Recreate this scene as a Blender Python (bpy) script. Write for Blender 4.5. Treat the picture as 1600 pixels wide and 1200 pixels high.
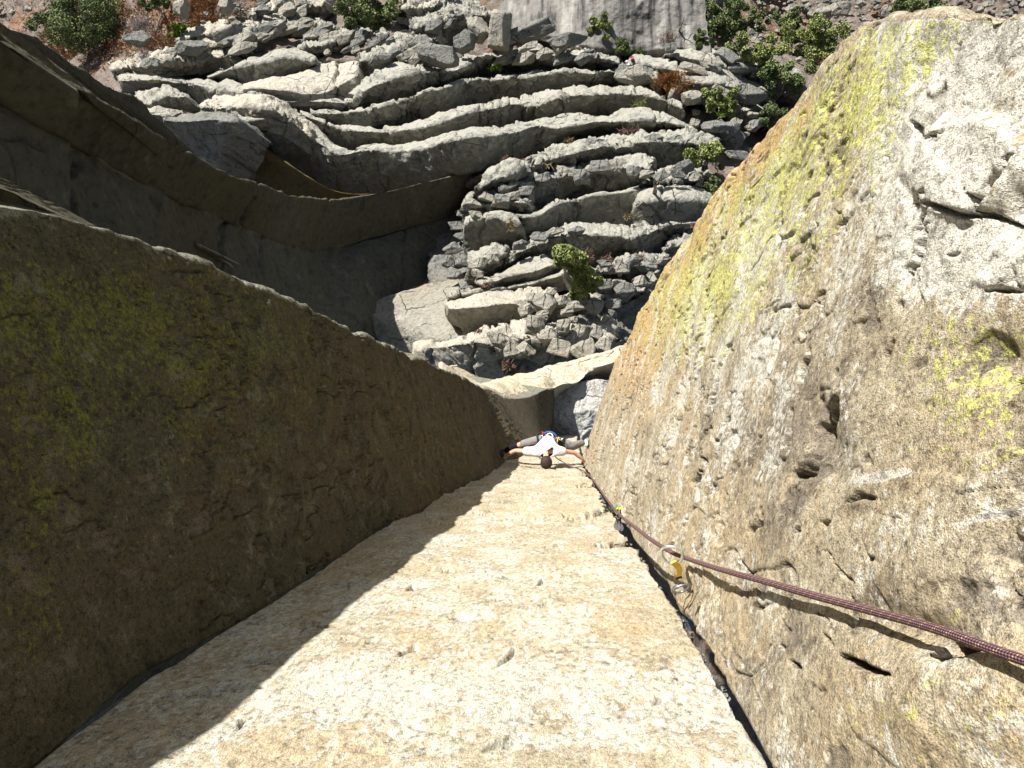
import bpy, math, random
import numpy as np
from mathutils import Matrix, Vector

# ------------------------------------------------------------------ camera, sky, sun, exposure
SC = bpy.context.scene
for o in list(bpy.data.objects):
    bpy.data.objects.remove(o, do_unlink=True)
COL = SC.collection
F = 1256.0                      # focal length in photo pixels (1600 wide)
H = 60.0                        # camera height over the talus
dn = np.array([80.0, -68.0, -F]); dn /= np.linalg.norm(dn)      # straight down, in camera axes
Zc = -dn
Xc = np.array([1.0, 0, 0]) - dn * dn[0]; Xc /= np.linalg.norm(Xc)
Yc = np.cross(Zc, Xc)
MW = np.array([Xc, Yc, Zc])     # camera axes -> world axes
CAMP = np.array([0, 0, H])

cam = bpy.data.cameras.new('camera')
cam.sensor_width = 36.0
cam.lens = F * 36.0 / 1600.0
cam.clip_start = 0.05
cam.clip_end = 2000
camo = bpy.data.objects.new('camera', cam)
COL.objects.link(camo)
m4 = Matrix([[*MW[0], 0], [*MW[1], 0], [*MW[2], H], [0, 0, 0, 1]])
camo.matrix_world = m4
SC.camera = camo

SUN_EL = math.radians(35.0)
SUN_DIR = np.array([-0.478 * math.cos(SUN_EL), 0.878 * math.cos(SUN_EL), math.sin(SUN_EL)])
SUN_DIR /= np.linalg.norm(SUN_DIR)
w = bpy.data.worlds.new('World'); SC.world = w; w.use_nodes = True
nt = w.node_tree; nt.nodes.clear()
sky = nt.nodes.new('ShaderNodeTexSky'); sky.sky_type = 'NISHITA'; sky.sun_disc = False
sky.sun_elevation = SUN_EL
sky.sun_rotation = math.atan2(SUN_DIR[0], SUN_DIR[1])
bg = nt.nodes.new('ShaderNodeBackground'); bg.inputs[1].default_value = 0.05
wo = nt.nodes.new('ShaderNodeOutputWorld')
nt.links.new(sky.outputs[0], bg.inputs[0]); nt.links.new(bg.outputs[0], wo.inputs[0])
sl = bpy.data.lights.new('sun', 'SUN'); sl.energy = 5.0; sl.angle = math.radians(0.53); sl.color = (1.0, 0.965, 0.91)
so = bpy.data.objects.new('sun', sl); COL.objects.link(so)
so.rotation_euler = Vector(-SUN_DIR).to_track_quat('-Z', 'Y').to_euler()
so.location = (0, 0, H + 20)
SC.view_settings.view_transform = 'Standard'
SC.view_settings.look = 'None'
SC.view_settings.exposure = 1.17
SC.view_settings.gamma = 1.0
SC.view_settings.use_curve_mapping = False
SC.cycles.max_bounces = 6
SC.cycles.diffuse_bounces = 2

rng = np.random.default_rng(7)
random.seed(7)

# ------------------------------------------------------------------ projection helpers
def ray(px, py):
    """direction through a photo pixel, scaled so that it descends one metre"""
    px = np.asarray(px, float); py = np.asarray(py, float)
    c = np.stack([px - 800, -(py - 600), np.full_like(px, -F)], -1)
    v = c @ MW.T
    return v / (-v[..., 2:3])
def pt(px, py, d):
    return ray(px, py) * np.asarray(d, float)[..., None] + CAMP
def proj(P):
    c = (P - CAMP) @ MW
    return 800 + F * c[..., 0] / -c[..., 2], 600 - F * c[..., 1] / -c[..., 2]

# ------------------------------------------------------------------ noise
def _h(ix, iy, iz, s):
    n = (ix.astype(np.int64) * 374761393 + iy.astype(np.int64) * 668265263 + iz.astype(np.int64) * 2147483647 + s * 1274126177) & 0xFFFFFFFF
    n = ((n ^ (n >> 13)) * 1274126177) & 0xFFFFFFFF
    n = ((n ^ (n >> 16)) * 2246822519) & 0xFFFFFFFF
    n = n ^ (n >> 15)
    return (n & 0xFFFFFF) / float(0xFFFFFF)
def vnoise(P, s=0):
    i = np.floor(P).astype(np.int64); f = P - i
    f = f * f * f * (f * (f * 6 - 15) + 10)
    r = 0
    for a in (0, 1):
        wx = f[..., 0] if a else 1 - f[..., 0]
        for b in (0, 1):
            wy = f[..., 1] if b else 1 - f[..., 1]
            for c in (0, 1):
                wz = f[..., 2] if c else 1 - f[..., 2]
                r = r + wx * wy * wz * _h(i[..., 0] + a, i[..., 1] + b, i[..., 2] + c, s)
    return r * 2 - 1
ROT = np.array([[0.36, 0.48, -0.8], [-0.8, 0.6, 0.0], [0.48, 0.64, 0.6]])
def fbm(P, octv=5, s=0, gain=0.5):
    a, r, q = 1.0, 0, P
    for k in range(octv):
        r = r + a * vnoise(q, s + k)
        a *= gain; q = (q * 2.03) @ ROT.T + 11.3
    return r
def worley(P, s=0):
    i = np.floor(P).astype(np.int64)
    f1 = np.full(P.shape[:-1], 9.0); f2 = f1.copy(); cid = np.zeros(P.shape[:-1])
    for a in (-1, 0, 1):
        for b in (-1, 0, 1):
            for c in (-1, 0, 1):
                x, y, z = i[..., 0] + a, i[..., 1] + b, i[..., 2] + c
                dx = x + _h(x, y, z, s) - P[..., 0]; dy = y + _h(x, y, z, s + 1) - P[..., 1]; dz = z + _h(x, y, z, s + 2) - P[..., 2]
                d = dx * dx + dy * dy + dz * dz
                hid = _h(x, y, z, s + 3)
                m = d < f1
                f2 = np.where(m, f1, np.minimum(f2, d))
                cid = np.where(m, hid, cid); f1 = np.where(m, d, f1)
    return np.sqrt(f1), np.sqrt(f2), cid
def sstep(a, b, x):
    t = np.clip((x - a) / (b - a), 0, 1); return t * t * (3 - 2 * t)

# ------------------------------------------------------------------ mesh helpers
def mesh_from(name, V, Fq, mat, parent=None, smooth=True, attrs=None, uv=None):
    me = bpy.data.meshes.new(name)
    V = np.asarray(V, np.float32).reshape(-1, 3); Fq = np.asarray(Fq, np.int32)
    n = Fq.shape[1]
    me.vertices.add(len(V)); me.vertices.foreach_set('co', V.ravel())
    me.loops.add(Fq.size); me.loops.foreach_set('vertex_index', Fq.ravel())
    me.polygons.add(len(Fq)); me.polygons.foreach_set('loop_start', np.arange(0, Fq.size, n, dtype=np.int32))
    me.polygons.foreach_set('loop_total', np.full(len(Fq), n, np.int32))
    me.polygons.foreach_set('use_smooth', np.full(len(Fq), smooth))
    me.update(calc_edges=True)
    if attrs:
        for k, a in attrs.items():
            at = me.attributes.new(k, 'FLOAT', 'POINT'); at.data.foreach_set('value', np.asarray(a, np.float32).ravel())
    if uv is not None:
        ul = me.uv_layers.new(name='uv'); ul.data.foreach_set('uv', np.asarray(uv, np.float32)[Fq.ravel()].ravel())
    if mat: me.materials.append(mat)
    o = bpy.data.objects.new(name, me); COL.objects.link(o)
    if parent: o.parent = parent
    return o
def grid_faces(nu, nv):
    a = np.arange(nu * nv).reshape(nu, nv)
    return np.stack([a[:-1, :-1], a[1:, :-1], a[1:, 1:], a[:-1, 1:]], -1).reshape(-1, 4)
def gnormals(G):
    du = np.gradient(G, axis=0); dv = np.gradient(G, axis=1)
    n = np.cross(du, dv); l = np.linalg.norm(n, axis=-1, keepdims=True)
    return n / np.maximum(l, 1e-9)
def tag(o, label=None, cat=None, group=None, kind=None):
    if label: o['label'] = label
    if cat: o['category'] = cat
    if group: o['group'] = group
    if kind: o['kind'] = kind
    return o
def empty(name, loc):
    o = bpy.data.objects.new(name, None); o.location = loc; o.empty_display_size = 0.2; COL.objects.link(o); return o
def tube(pts, rad, nseg=10, close=False):
    P = np.asarray(pts, float); R = np.broadcast_to(np.asarray(rad, float), (len(P),))
    T = np.gradient(P, axis=0)
    if close: T = (np.roll(P, -1, 0) - np.roll(P, 1, 0))
    T /= np.linalg.norm(T, axis=1, keepdims=True)
    up = np.array([0.3, 0.2, 1.0]); N = np.cross(T[0], up); N /= np.linalg.norm(N); Ns = [N]
    for k in range(1, len(P)):
        N = Ns[-1] - T[k] * np.dot(Ns[-1], T[k]); N /= np.linalg.norm(N); Ns.append(N)
    Ns = np.array(Ns); B = np.cross(T, Ns)
    a = np.linspace(0, 2 * np.pi, nseg, endpoint=False)
    V = P[:, None] + R[:, None, None] * (np.cos(a)[None, :, None] * Ns[:, None] + np.sin(a)[None, :, None] * B[:, None])
    n = len(P); idx = np.arange(n * nseg).reshape(n, nseg)
    nx = np.roll(idx, -1, 1)
    if close: a0, b0, c0, d0 = idx, nx, np.roll(nx, -1, 0), np.roll(idx, -1, 0)
    else: a0, b0, c0, d0 = idx[:-1], nx[:-1], nx[1:], idx[1:]
    Fq = np.stack([a0, b0, c0, d0], -1).reshape(-1, 4)
    return V.reshape(-1, 3), Fq
def merge(parts):
    Vs, Fs, k = [], [], 0
    for V, Fq in parts:
        Vs.append(V); Fs.append(Fq + k); k += len(V)
    return np.concatenate(Vs), np.concatenate(Fs)
def spline(pts, n):
    """Catmull-Rom through points, n samples by arc length"""
    P = np.asarray(pts, float)
    if len(P) == 2: return P[0] + (P[1] - P[0]) * np.linspace(0, 1, n)[:, None]
    Q = np.vstack([2 * P[0] - P[1], P, 2 * P[-1] - P[-2]]); out = []
    for i in range(1, len(Q) - 2):
        t = np.linspace(0, 1, 12, endpoint=False)[:, None]
        p0, p1, p2, p3 = Q[i - 1], Q[i], Q[i + 1], Q[i + 2]
        out.append(0.5 * (2 * p1 + (p2 - p0) * t + (2 * p0 - 5 * p1 + 4 * p2 - p3) * t ** 2 + (3 * p1 - p0 - 3 * p2 + p3) * t ** 3))
    out.append(P[-1:]); S = np.concatenate(out)
    L = np.r_[0, np.cumsum(np.linalg.norm(np.diff(S, axis=0), axis=1))]
    t = np.linspace(0, L[-1], n)
    return np.stack([np.interp(t, L, S[:, k]) for k in range(P.shape[1])], -1)
def box(c, s, R=None):
    v = np.array([[x, y, z] for x in (-.5, .5) for y in (-.5, .5) for z in (-.5, .5)]) * np.array(s)
    if R is not None: v = v @ np.asarray(R).T
    f = np.array([[0, 1, 3, 2], [4, 6, 7, 5], [0, 4, 5, 1], [2, 3, 7, 6], [0, 2, 6, 4], [1, 5, 7, 3]])
    return v + np.array(c), f

# ------------------------------------------------------------------ materials
class NB:
    def __init__(s, name):
        s.m = bpy.data.materials.new(name); s.m.use_nodes = True; s.t = s.m.node_tree; s.t.nodes.clear()
        s.tc = s.t.nodes.new('ShaderNodeTexCoord').outputs['Object']
    def n(s, typ, **kw):
        nd = s.t.nodes.new(typ)
        for k, v in kw.items():
            if k == 'i':
                for kk, vv in v.items():
                    if hasattr(vv, 'is_linked') or isinstance(vv, bpy.types.NodeSocket): s.t.links.new(vv, nd.inputs[kk])
                    else: nd.inputs[kk].default_value = vv
            else: setattr(nd, k, v)
        return nd
    def scale(s, v, src=None):
        return s.n('ShaderNodeVectorMath', operation='MULTIPLY', i={0: src or s.tc, 1: v}).outputs[0]
    def noise(s, sc, det=4, rough=0.55, vec=None, dist=0.0):
        return s.n('ShaderNodeTexNoise', i={'Vector': vec or s.tc, 'Scale': sc, 'Detail': det, 'Roughness': rough, 'Distortion': dist}).outputs[0]
    def voro(s, sc, vec=None, feature='F1', out=0, rnd=1.0):
        return s.n('ShaderNodeTexVoronoi', feature=feature, i={'Vector': vec or s.tc, 'Scale': sc, 'Randomness': rnd}).outputs[out]
    def ramp(s, f, stops):
        r = s.n('ShaderNodeValToRGB', i={0: f}); e = r.color_ramp.elements
        while len(e) < len(stops): e.new(0.5)
        for k, (p, c) in enumerate(stops):
            e[k].position = p; e[k].color = (*c, 1) if len(c) == 3 else c
        return r.outputs[0]
    def step(s, f, a, b):
        return s.n('ShaderNodeMapRange', interpolation_type='SMOOTHSTEP', i={0: f, 1: a, 2: b}).outputs[0]
    def math(s, op, a, b=0.0, c=None):
        i = {0: a, 1: b}
        if c is not None: i[2] = c
        return s.n('ShaderNodeMath', operation=op, i=i).outputs[0]
    def mix(s, f, a, b):
        nd = s.n('ShaderNodeMix', data_type='RGBA')
        for k, v in ((0, f), (6, a), (7, b)):
            if isinstance(v, bpy.types.NodeSocket): s.t.links.new(v, nd.inputs[k])
            elif k == 0: nd.inputs[0].default_value = v
            else: nd.inputs[k].default_value = (*v, 1)
        return nd.outputs[2]
    def attr(s, name):
        return s.n('ShaderNodeAttribute', attribute_name=name).outputs['Fac']
    def out(s, col, rough=0.9, bump=None, bdist=0.01, bstr=1.0, spec=0.25, extra=None):
        b = s.n('ShaderNodeBsdfPrincipled')
        for k, v in (('Base Color', col), ('Roughness', rough), ('Specular IOR Level', spec)) + tuple((extra or {}).items()):
            if isinstance(v, bpy.types.NodeSocket): s.t.links.new(v, b.inputs[k])
            else: b.inputs[k].default_value = (*v, 1) if isinstance(v, tuple) and len(v) == 3 else v
        if bump is not None:
            bp = s.n('ShaderNodeBump', i={'Height': bump, 'Distance': bdist, 'Strength': bstr})
            s.t.links.new(bp.outputs[0], b.inputs['Normal'])
        o = s.n('ShaderNodeOutputMaterial'); s.t.links.new(b.outputs[0], o.inputs[0])
        return s.m
def plain(name, col, rough=0.6, metal=0.0, spec=0.3):
    b = NB(name); nz = b.noise(60, 3)
    c = b.mix(b.step(nz, 0.3, 0.7), tuple(x * 0.8 for x in col), tuple(min(1, x * 1.15) for x in col))
    return b.out(c, rough, spec=spec, extra={'Metallic': metal})

def rock_near(name, base, pale, dark, warm, lich, stretch=1.0, bd=0.02, grain=1.0, lsc=26, wcol=(0.50, 0.475, 0.42), ocol=(0.32, 0.185, 0.075)):
    """phonolite seen close: grain, pale and yellow crustose lichen, iron stain; each vertex attribute is the share of surface covered"""
    b = NB(name); v = b.scale((1, 1, stretch))
    big = b.noise(1.3, 4, 0.6, v); mid = b.noise(8, 6, 0.68, v); fine = b.noise(55, 5, 0.72, v); mic = b.noise(260, 3, 0.7, v)
    def cover(attr, scs, soft, det=5):
        z = None
        for sc_, wt_ in scs:
            n_ = b.math('MULTIPLY', b.math('SUBTRACT', b.noise(sc_, det, 0.72, v), 0.5), 2.6 * wt_)
            z = n_ if z is None else b.math('ADD', z, n_)
        z = b.math('ADD', z, b.math('SUBTRACT', b.attr(attr), 0.5))
        return b.step(z, -soft, soft)
    def mul(c, g):
        nd = b.n('ShaderNodeMix', data_type='RGBA', blend_type='MULTIPLY'); nd.inputs[0].default_value = 1.0
        b.t.links.new(c, nd.inputs[6]); b.t.links.new(g, nd.inputs[7]); return nd.outputs[2]
    c = b.ramp(mid, [(0.34, dark), (0.46, base), (0.56, base), (0.66, pale)])
    c = b.mix(b.math('MULTIPLY', b.step(big, 0.44, 0.60), 0.55), c, warm)
    c = b.mix(b.math('MULTIPLY', cover('orange', [(5, .5), (22, .5)], 0.22), 0.8), c, ocol)
    c = b.mix(b.math('MULTIPLY', cover('dark', [(6, .5), (30, .5)], 0.16), 0.75), c, (0.125, 0.105, 0.085))
    c = b.mix(b.math('MULTIPLY', cover('white', [(6, .4), (36, .6)], 0.12), 0.85), c, wcol)
    w2 = b.math('SUBTRACT', b.math('ADD', b.attr('white'), b.math('MULTIPLY', b.math('SUBTRACT', b.noise(19, 6, 0.75, v), 0.5), 2.6)), 0.95)
    c = b.mix(b.math('MULTIPLY', b.step(w2, -0.05, 0.15), 0.6), c, (0.27, 0.25, 0.225))
    lm = cover('lichen', [(3.2, .22), (lsc * .4, .3), (lsc, .48)], 0.07)
    lc = b.ramp(b.noise(70, 3, 0.6, v), [(0.35, tuple(x * 0.55 for x in lich)), (0.6, lich)])
    c = b.mix(b.math('MULTIPLY', lm, 0.76), c, lc)
    lo = 1 - 0.55 * grain; hi = 1 + 0.3 * grain
    c = mul(c, b.ramp(fine, [(0.32, (lo, lo, lo)), (0.46, (1, 1, 1)), (0.66, (hi, hi, hi * .98))]))
    c = mul(c, b.ramp(mic, [(0.34, (lo + .1,) * 3), (0.5, (1, 1, 1)), (0.68, (hi, hi, hi))]))
    h = b.math('ADD', b.math('MULTIPLY', mid, 1.0), b.math('MULTIPLY', fine, 0.45))
    h = b.math('ADD', h, b.math('MULTIPLY', mic, 0.14))
    h = b.math('ADD', h, b.math('MULTIPLY', lm, 0.05))
    return b.out(c, 0.92, h, bd, 1.0, spec=0.15)

def rock_far(name, base, pale, dark, stain=(0.25, 0.2, 0.13), sc=1.0, bd=0.4, moss=0.0):
    b = NB(name); v = b.tc
    big = b.noise(0.22 * sc, 4, 0.6, v); mid = b.noise(1.1 * sc, 6, 0.68, v); fine = b.noise(5.5 * sc, 5, 0.72, v)
    c = b.ramp(mid, [(0.3, dark), (0.44, base), (0.58, base), (0.70, pale)])
    c = b.mix(b.math('MULTIPLY', b.step(big, 0.45, 0.68), 0.6), c, stain)
    c = b.mix(b.math('MULTIPLY', b.step(b.noise(2.6 * sc, 5, 0.7), 0.58, 0.66), 0.5 + moss), c, (0.20, 0.21, 0.10) if moss else tuple(x * 0.62 for x in base))
    def mul(c, g):
        nd = b.n('ShaderNodeMix', data_type='RGBA', blend_type='MULTIPLY'); nd.inputs[0].default_value = 1.0
        b.t.links.new(c, nd.inputs[6]); b.t.links.new(g, nd.inputs[7]); return nd.outputs[2]
    c = mul(c, b.ramp(fine, [(0.30, (.55, .55, .55)), (0.46, (1, 1, 1)), (0.70, (1.25, 1.25, 1.22))]))
    cr = b.voro(0.55 * sc, b.n('ShaderNodeVectorMath', operation='ADD', i={0: v, 1: b.scale((.6, .6, .6), b.n('ShaderNodeTexNoise', i={'Vector': v, 'Scale': 1.2}).outputs[1])}).outputs[0], 'DISTANCE_TO_EDGE')
    cz = b.math('ADD', b.attr('crust_sun_tint'), b.math('MULTIPLY', b.math('SUBTRACT', b.noise(2.2, 6, 0.72), 0.5), 2.2))  # pale lichen crust that also paints sunlit brightness onto the ledge tops
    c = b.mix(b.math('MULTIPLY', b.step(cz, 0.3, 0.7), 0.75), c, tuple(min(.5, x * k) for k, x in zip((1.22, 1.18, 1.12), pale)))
    crm = b.math('MAXIMUM', b.step(cr, 0.0, 0.016), b.step(b.noise(0.5 * sc, 3, 0.6), 0.44, 0.5))
    c = b.mix(b.math('ADD', b.math('MULTIPLY', crm, 0.6), 0.4), (0.07, 0.065, 0.06), c)
    h = b.math('ADD', mid, b.math('MULTIPLY', fine, 0.4)); h = b.math('ADD', h, b.math('MULTIPLY', crm, 0.5))
    return b.out(c, 0.95, h, bd, 1.0, spec=0.1)

M = {}
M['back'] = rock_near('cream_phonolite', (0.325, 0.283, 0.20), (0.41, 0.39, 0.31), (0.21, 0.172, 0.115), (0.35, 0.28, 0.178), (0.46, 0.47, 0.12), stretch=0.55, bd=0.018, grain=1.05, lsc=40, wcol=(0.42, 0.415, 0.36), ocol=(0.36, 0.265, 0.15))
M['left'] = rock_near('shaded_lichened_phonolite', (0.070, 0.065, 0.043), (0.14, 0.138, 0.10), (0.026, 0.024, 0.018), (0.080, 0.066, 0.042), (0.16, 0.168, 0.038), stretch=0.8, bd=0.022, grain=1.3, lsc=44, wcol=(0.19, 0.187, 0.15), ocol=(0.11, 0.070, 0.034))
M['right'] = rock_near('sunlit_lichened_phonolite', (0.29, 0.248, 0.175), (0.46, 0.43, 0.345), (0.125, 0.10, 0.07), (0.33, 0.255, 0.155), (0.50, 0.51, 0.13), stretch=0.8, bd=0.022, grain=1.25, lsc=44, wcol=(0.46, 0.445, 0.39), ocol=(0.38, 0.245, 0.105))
M['far'] = rock_far('grey_phonolite', (0.175, 0.175, 0.160), (0.30, 0.30, 0.265), (0.075, 0.074, 0.068), stain=(0.165, 0.145, 0.115))
M['pale'] = rock_far('pale_phonolite', (0.27, 0.255, 0.215), (0.37, 0.355, 0.31), (0.17, 0.158, 0.135), stain=(0.25, 0.215, 0.155))
M['tan_rock'] = rock_far('tan_cream_phonolite', (0.40, 0.35, 0.265), (0.48, 0.44, 0.35), (0.28, 0.235, 0.17), stain=(0.38, 0.31, 0.21), sc=1.4, bd=0.1)
M['white_rock'] = rock_far('white_washed_phonolite', (0.56, 0.545, 0.50), (0.66, 0.65, 0.60), (0.38, 0.36, 0.33), stain=(0.38, 0.36, 0.32), sc=1.5)
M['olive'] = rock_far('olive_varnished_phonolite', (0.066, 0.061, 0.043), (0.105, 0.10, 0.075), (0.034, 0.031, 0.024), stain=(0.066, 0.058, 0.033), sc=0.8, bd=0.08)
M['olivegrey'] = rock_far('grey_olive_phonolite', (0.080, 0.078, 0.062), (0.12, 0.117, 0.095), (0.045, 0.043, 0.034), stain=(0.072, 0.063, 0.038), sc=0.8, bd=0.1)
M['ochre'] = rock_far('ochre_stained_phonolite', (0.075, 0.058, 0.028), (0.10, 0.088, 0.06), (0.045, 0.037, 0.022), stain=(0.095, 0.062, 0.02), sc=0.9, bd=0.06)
def slab_mat():
    b = NB('streaked_slab'); v = b.scale((1.1, 0.10, 0.2))
    s = b.noise(1.6, 5, 0.6, v); c = b.ramp(s, [(0.36, (0.05, 0.048, 0.045)), (0.45, (0.14, 0.132, 0.122)), (0.56, (0.18, 0.17, 0.155)), (0.64, (0.25, 0.24, 0.22))])
    f = b.noise(5, 5, 0.7)
    c = b.mix(b.step(f, 0.62, 0.7), c, (0.12, 0.11, 0.1))
    return b.out(c, 0.9, b.math('ADD', b.math('MULTIPLY', s, 0.6), f), 0.12, spec=0.1)
M['slab'] = slab_mat()
def soil_mat():
    b = NB('talus_soil'); f = b.noise(1.4, 6, 0.7); g = b.noise(7, 5, 0.75); k = b.noise(0.25, 4, 0.6)
    c = b.ramp(f, [(0.3, (0.10, 0.08, 0.065)), (0.48, (0.19, 0.155, 0.13)), (0.62, (0.25, 0.215, 0.185)), (0.75, (0.33, 0.31, 0.27))])
    c = b.mix(b.math('MULTIPLY', b.step(k, 0.5, 0.62), 0.6), c, (0.27, 0.14, 0.075))
    c = b.mix(b.step(g, 0.6, 0.7), c, (0.10, 0.09, 0.07))
    return b.out(c, 0.95, b.math('ADD', f, b.math('MULTIPLY', g, 0.5)), 0.35, spec=0.1)
M['soil'] = soil_mat()
def leaf_mat(name, a, c2, sc=1.6):
    b = NB(name); n1 = b.noise(sc, 3, 0.6); n2 = b.noise(14, 2, 0.6)
    c = b.mix(b.step(b.math('ADD', b.math('MULTIPLY', n1, .6), b.math('MULTIPLY', n2, .4)), 0.38, 0.62), a, c2)
    return b.out(c, 0.75, spec=0.15)
M['juniper'] = leaf_mat('juniper_needles', (0.06, 0.088, 0.034), (0.18, 0.215, 0.085))
M['juniper_light'] = leaf_mat('light_juniper_needles', (0.10, 0.13, 0.042), (0.28, 0.31, 0.11))
M['bright'] = leaf_mat('bright_green_leaves', (0.05, 0.10, 0.01), (0.16, 0.24, 0.03))
M['rust'] = leaf_mat('rusty_leaves', (0.14, 0.06, 0.02), (0.30, 0.15, 0.05))
M['straw'] = leaf_mat('dry_grass', (0.15, 0.11, 0.06), (0.30, 0.24, 0.13))
M['rustgrass'] = leaf_mat('rusty_grass', (0.18, 0.09, 0.04), (0.34, 0.20, 0.10))
M['pink'] = leaf_mat('pinkish_twigs', (0.12, 0.07, 0.055), (0.27, 0.18, 0.14))
M['greytwig'] = leaf_mat('bare_grey_twigs', (0.18, 0.16, 0.15), (0.36, 0.33, 0.32))
M['bark'] = leaf_mat('grey_bark', (0.10, 0.08, 0.065), (0.26, 0.23, 0.20), 5)

# ------------------------------------------------------------------ terrain depth (metres below the camera) at photo pixels
ANCH = np.array([(900, 640, 28), (850, 560, 30), (750, 540, 31.5), (950, 450, 36), (800, 380, 38.5), (1050, 300, 42), (750, 265, 41), (600, 200, 46),
                 (900, 200, 46), (1100, 200, 47), (500, 120, 49), (800, 80, 52), (1000, 60, 53), (1200, 150, 52), (300, 100, 51), (100, 50, 60), (500, 0, 57),
                 (800, 0, 57), (1250, 0, 62), (1500, 0, 64), (0, 0, 66), (250, 180, 45), (400, 200, 44), (1150, 400, 42), (1300, 300, 48),
                 (600, 500, 35), (400, 300, 46), (0, 300, 55), (0, 900, 34), (1600, 900, 34), (1600, 400, 50), (800, 1100, 30), (800, -400, 78), (-400, -200, 84), (2000, -200, 84)], float)
def DB(px, py):
    px = np.asarray(px, float); py = np.asarray(py, float)
    d2 = (px[..., None] - ANCH[:, 0]) ** 2 + (py[..., None] - ANCH[:, 1]) ** 2 + 900
    wgt = d2 ** -1.6
    return (wgt * ANCH[:, 2]).sum(-1) / wgt.sum(-1)

# ------------------------------------------------------------------ near columns
def plane_hit(px, py, p0, dr):
    """pixel -> (t along the wall, depth) on the vertical wall through p0 (xy) along dr (xy)"""
    r = ray(px, py); px0, py0 = p0
    # p0 + t dr = s * r.xy
    det = dr[0] * (-r[..., 1]) - (-r[..., 0]) * dr[1]
    t = (-px0 * (-r[..., 1]) - (-r[..., 0]) * (-py0)) / det
    s = (dr[0] * (-py0) - dr[1] * (-px0)) / det
    return t, s
YB = -0.77
LC = np.array([(50, 1192), (225, 1057), (412, 945), (585, 832), (700, 770), (787, 727)], float)
RC = np.array([(1212, 1195), (1165, 1110), (1130, 1050), (1085, 975), (1062, 930), (1024, 880), (998, 850), (958, 800), (936, 765), (915, 732)], float)
def on_back(A):
    r = ray(A[:, 0], A[:, 1]); d = YB / r[:, 1]; return d, r[:, 0] * d
dl, xl = on_back(LC); dr_, xr = on_back(RC)
ext = np.array([(822, 712, 17.5), (846, 700, 20.5), (858, 688, 24), (864, 676, 28.5)])
E = ray(ext[:, 0], ext[:, 1]) * ext[:, 2:3]
dl = np.r_[-6, 1.0, dl, ext[:, 2]]; xl = np.r_[xl[0], xl[0], xl, E[:, 0]]; yl = np.r_[[YB] * 8, E[:, 1]]
dr2 = np.r_[-6, 1.0, dr_, 20, 30]; xr2 = np.r_[xr[0], xr[0], xr, xr[-1] + 0.02, xr[-1] + 0.1]
yb_d = np.array([-6, 15.3, 17.5, 20.5, 24, 28.5, 31]); yb_y = np.array([YB, YB, E[0, 1], E[1, 1], E[2, 1], E[3, 1], E[3, 1] + 0.3])
CL = lambda d: np.stack([np.interp(d, dl, xl), np.interp(d, dl, yl)], -1)
CR = lambda d: np.stack([np.interp(d, dr2, xr2), np.interp(d, yb_d, yb_y)], -1)

# left arete
LA = np.array([(0, 322), (60, 330), (120, 345), (250, 393), (370, 440), (440, 468), (500, 492), (600, 540), (700, 582), (745, 603)], float)
LD = np.array([-0.35, 0.937])
tA, dA = plane_hit(LA[:, 0], LA[:, 1], (-1.16, YB), LD)
PA = np.array([-1.16, YB]) + tA[:, None] * LD
ex = np.array([(785, 621, 20.5), (804, 624, 21.8), (828, 621, 23), (855, 608, 24.2), (866, 609, 25.2), (868, 640, 27), (866, 673, 29)])
EX = ray(ex[:, 0], ex[:, 1]) * ex[:, 2:3]
aLd = np.r_[-6, dA, ex[:, 2]]; aLx = np.r_[PA[0, 0], PA[:, 0], EX[:, 0]]; aLy = np.r_[PA[0, 1], PA[:, 1], EX[:, 1]]
AL = lambda d: np.stack([np.interp(d, aLd, aLx), np.interp(d, aLd, aLy)], -1)
# right arete
RA = np.array([(1600, 28), (1480, 30), (1350, 40), (1310, 72), (1285, 105), (1240, 172), (1200, 215), (1130, 292), (1085, 360), (1040, 422), (1000, 490), (962, 565), (942, 620), (930, 660), (922, 690)], float)
RD = np.array([0.25, 0.968])
tR, dR = plane_hit(RA[:, 0], RA[:, 1], (0.47, YB), RD)
PR = np.array([0.47, YB]) + tR[:, None] * RD
o_ = np.argsort(dR); dRs = dR[o_]; PRs = PR[o_]
aRd = np.r_[-6, dRs[0] - 0.3, dRs]; aRx = np.r_[PRs[0, 0], PRs[0, 0], PRs[:, 0]]; aRy = np.r_[PRs[0, 1] - .2, PRs[0, 1] - .1, PRs[:, 1]]
AR = lambda d: np.stack([np.interp(d, aRd, aRx), np.interp(d, aRd, aRy)], -1)

def crack_carve(G, N, cracks, dark):
    x, y = proj(G)
    for cr in cracks:
        P = np.array(cr['p'], float); wd = cr.get('w', 4.0); dep = cr.get('d', 0.02)
        m = (x > P[:, 0].min() - 40) & (x < P[:, 0].max() + 40) & (y > P[:, 1].min() - 40) & (y < P[:, 1].max() + 40)
        if not m.any(): continue
        xs = x[m]; ys = y[m]; gm = G[m]
        jit = fbm(gm * 14 + 5, 3, 91) * wd * 0.9; jit2 = fbm(gm * 14 + 45, 3, 97) * wd * 0.9
        best = np.full(xs.shape, 1e9)
        for k in range(len(P) - 1):
            a, b = P[k], P[k + 1]; ab = b - a
            t = np.clip(((xs + jit - a[0]) * ab[0] + (ys + jit2 - a[1]) * ab[1]) / (ab @ ab), 0, 1)
            dd = np.hypot(xs + jit - a[0] - t * ab[0], ys + jit2 - a[1] - t * ab[1]); tt = (k + t) / (len(P) - 1)
            best = np.minimum(best, dd / (0.35 + 0.65 * np.sin(np.clip(tt, 0.02, 0.98) * np.pi)))
        g = np.exp(-(best / wd) ** 4)
        G[m] -= N[m] * (g * dep)[:, None]
        dark[m] += g * 0.6
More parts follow.
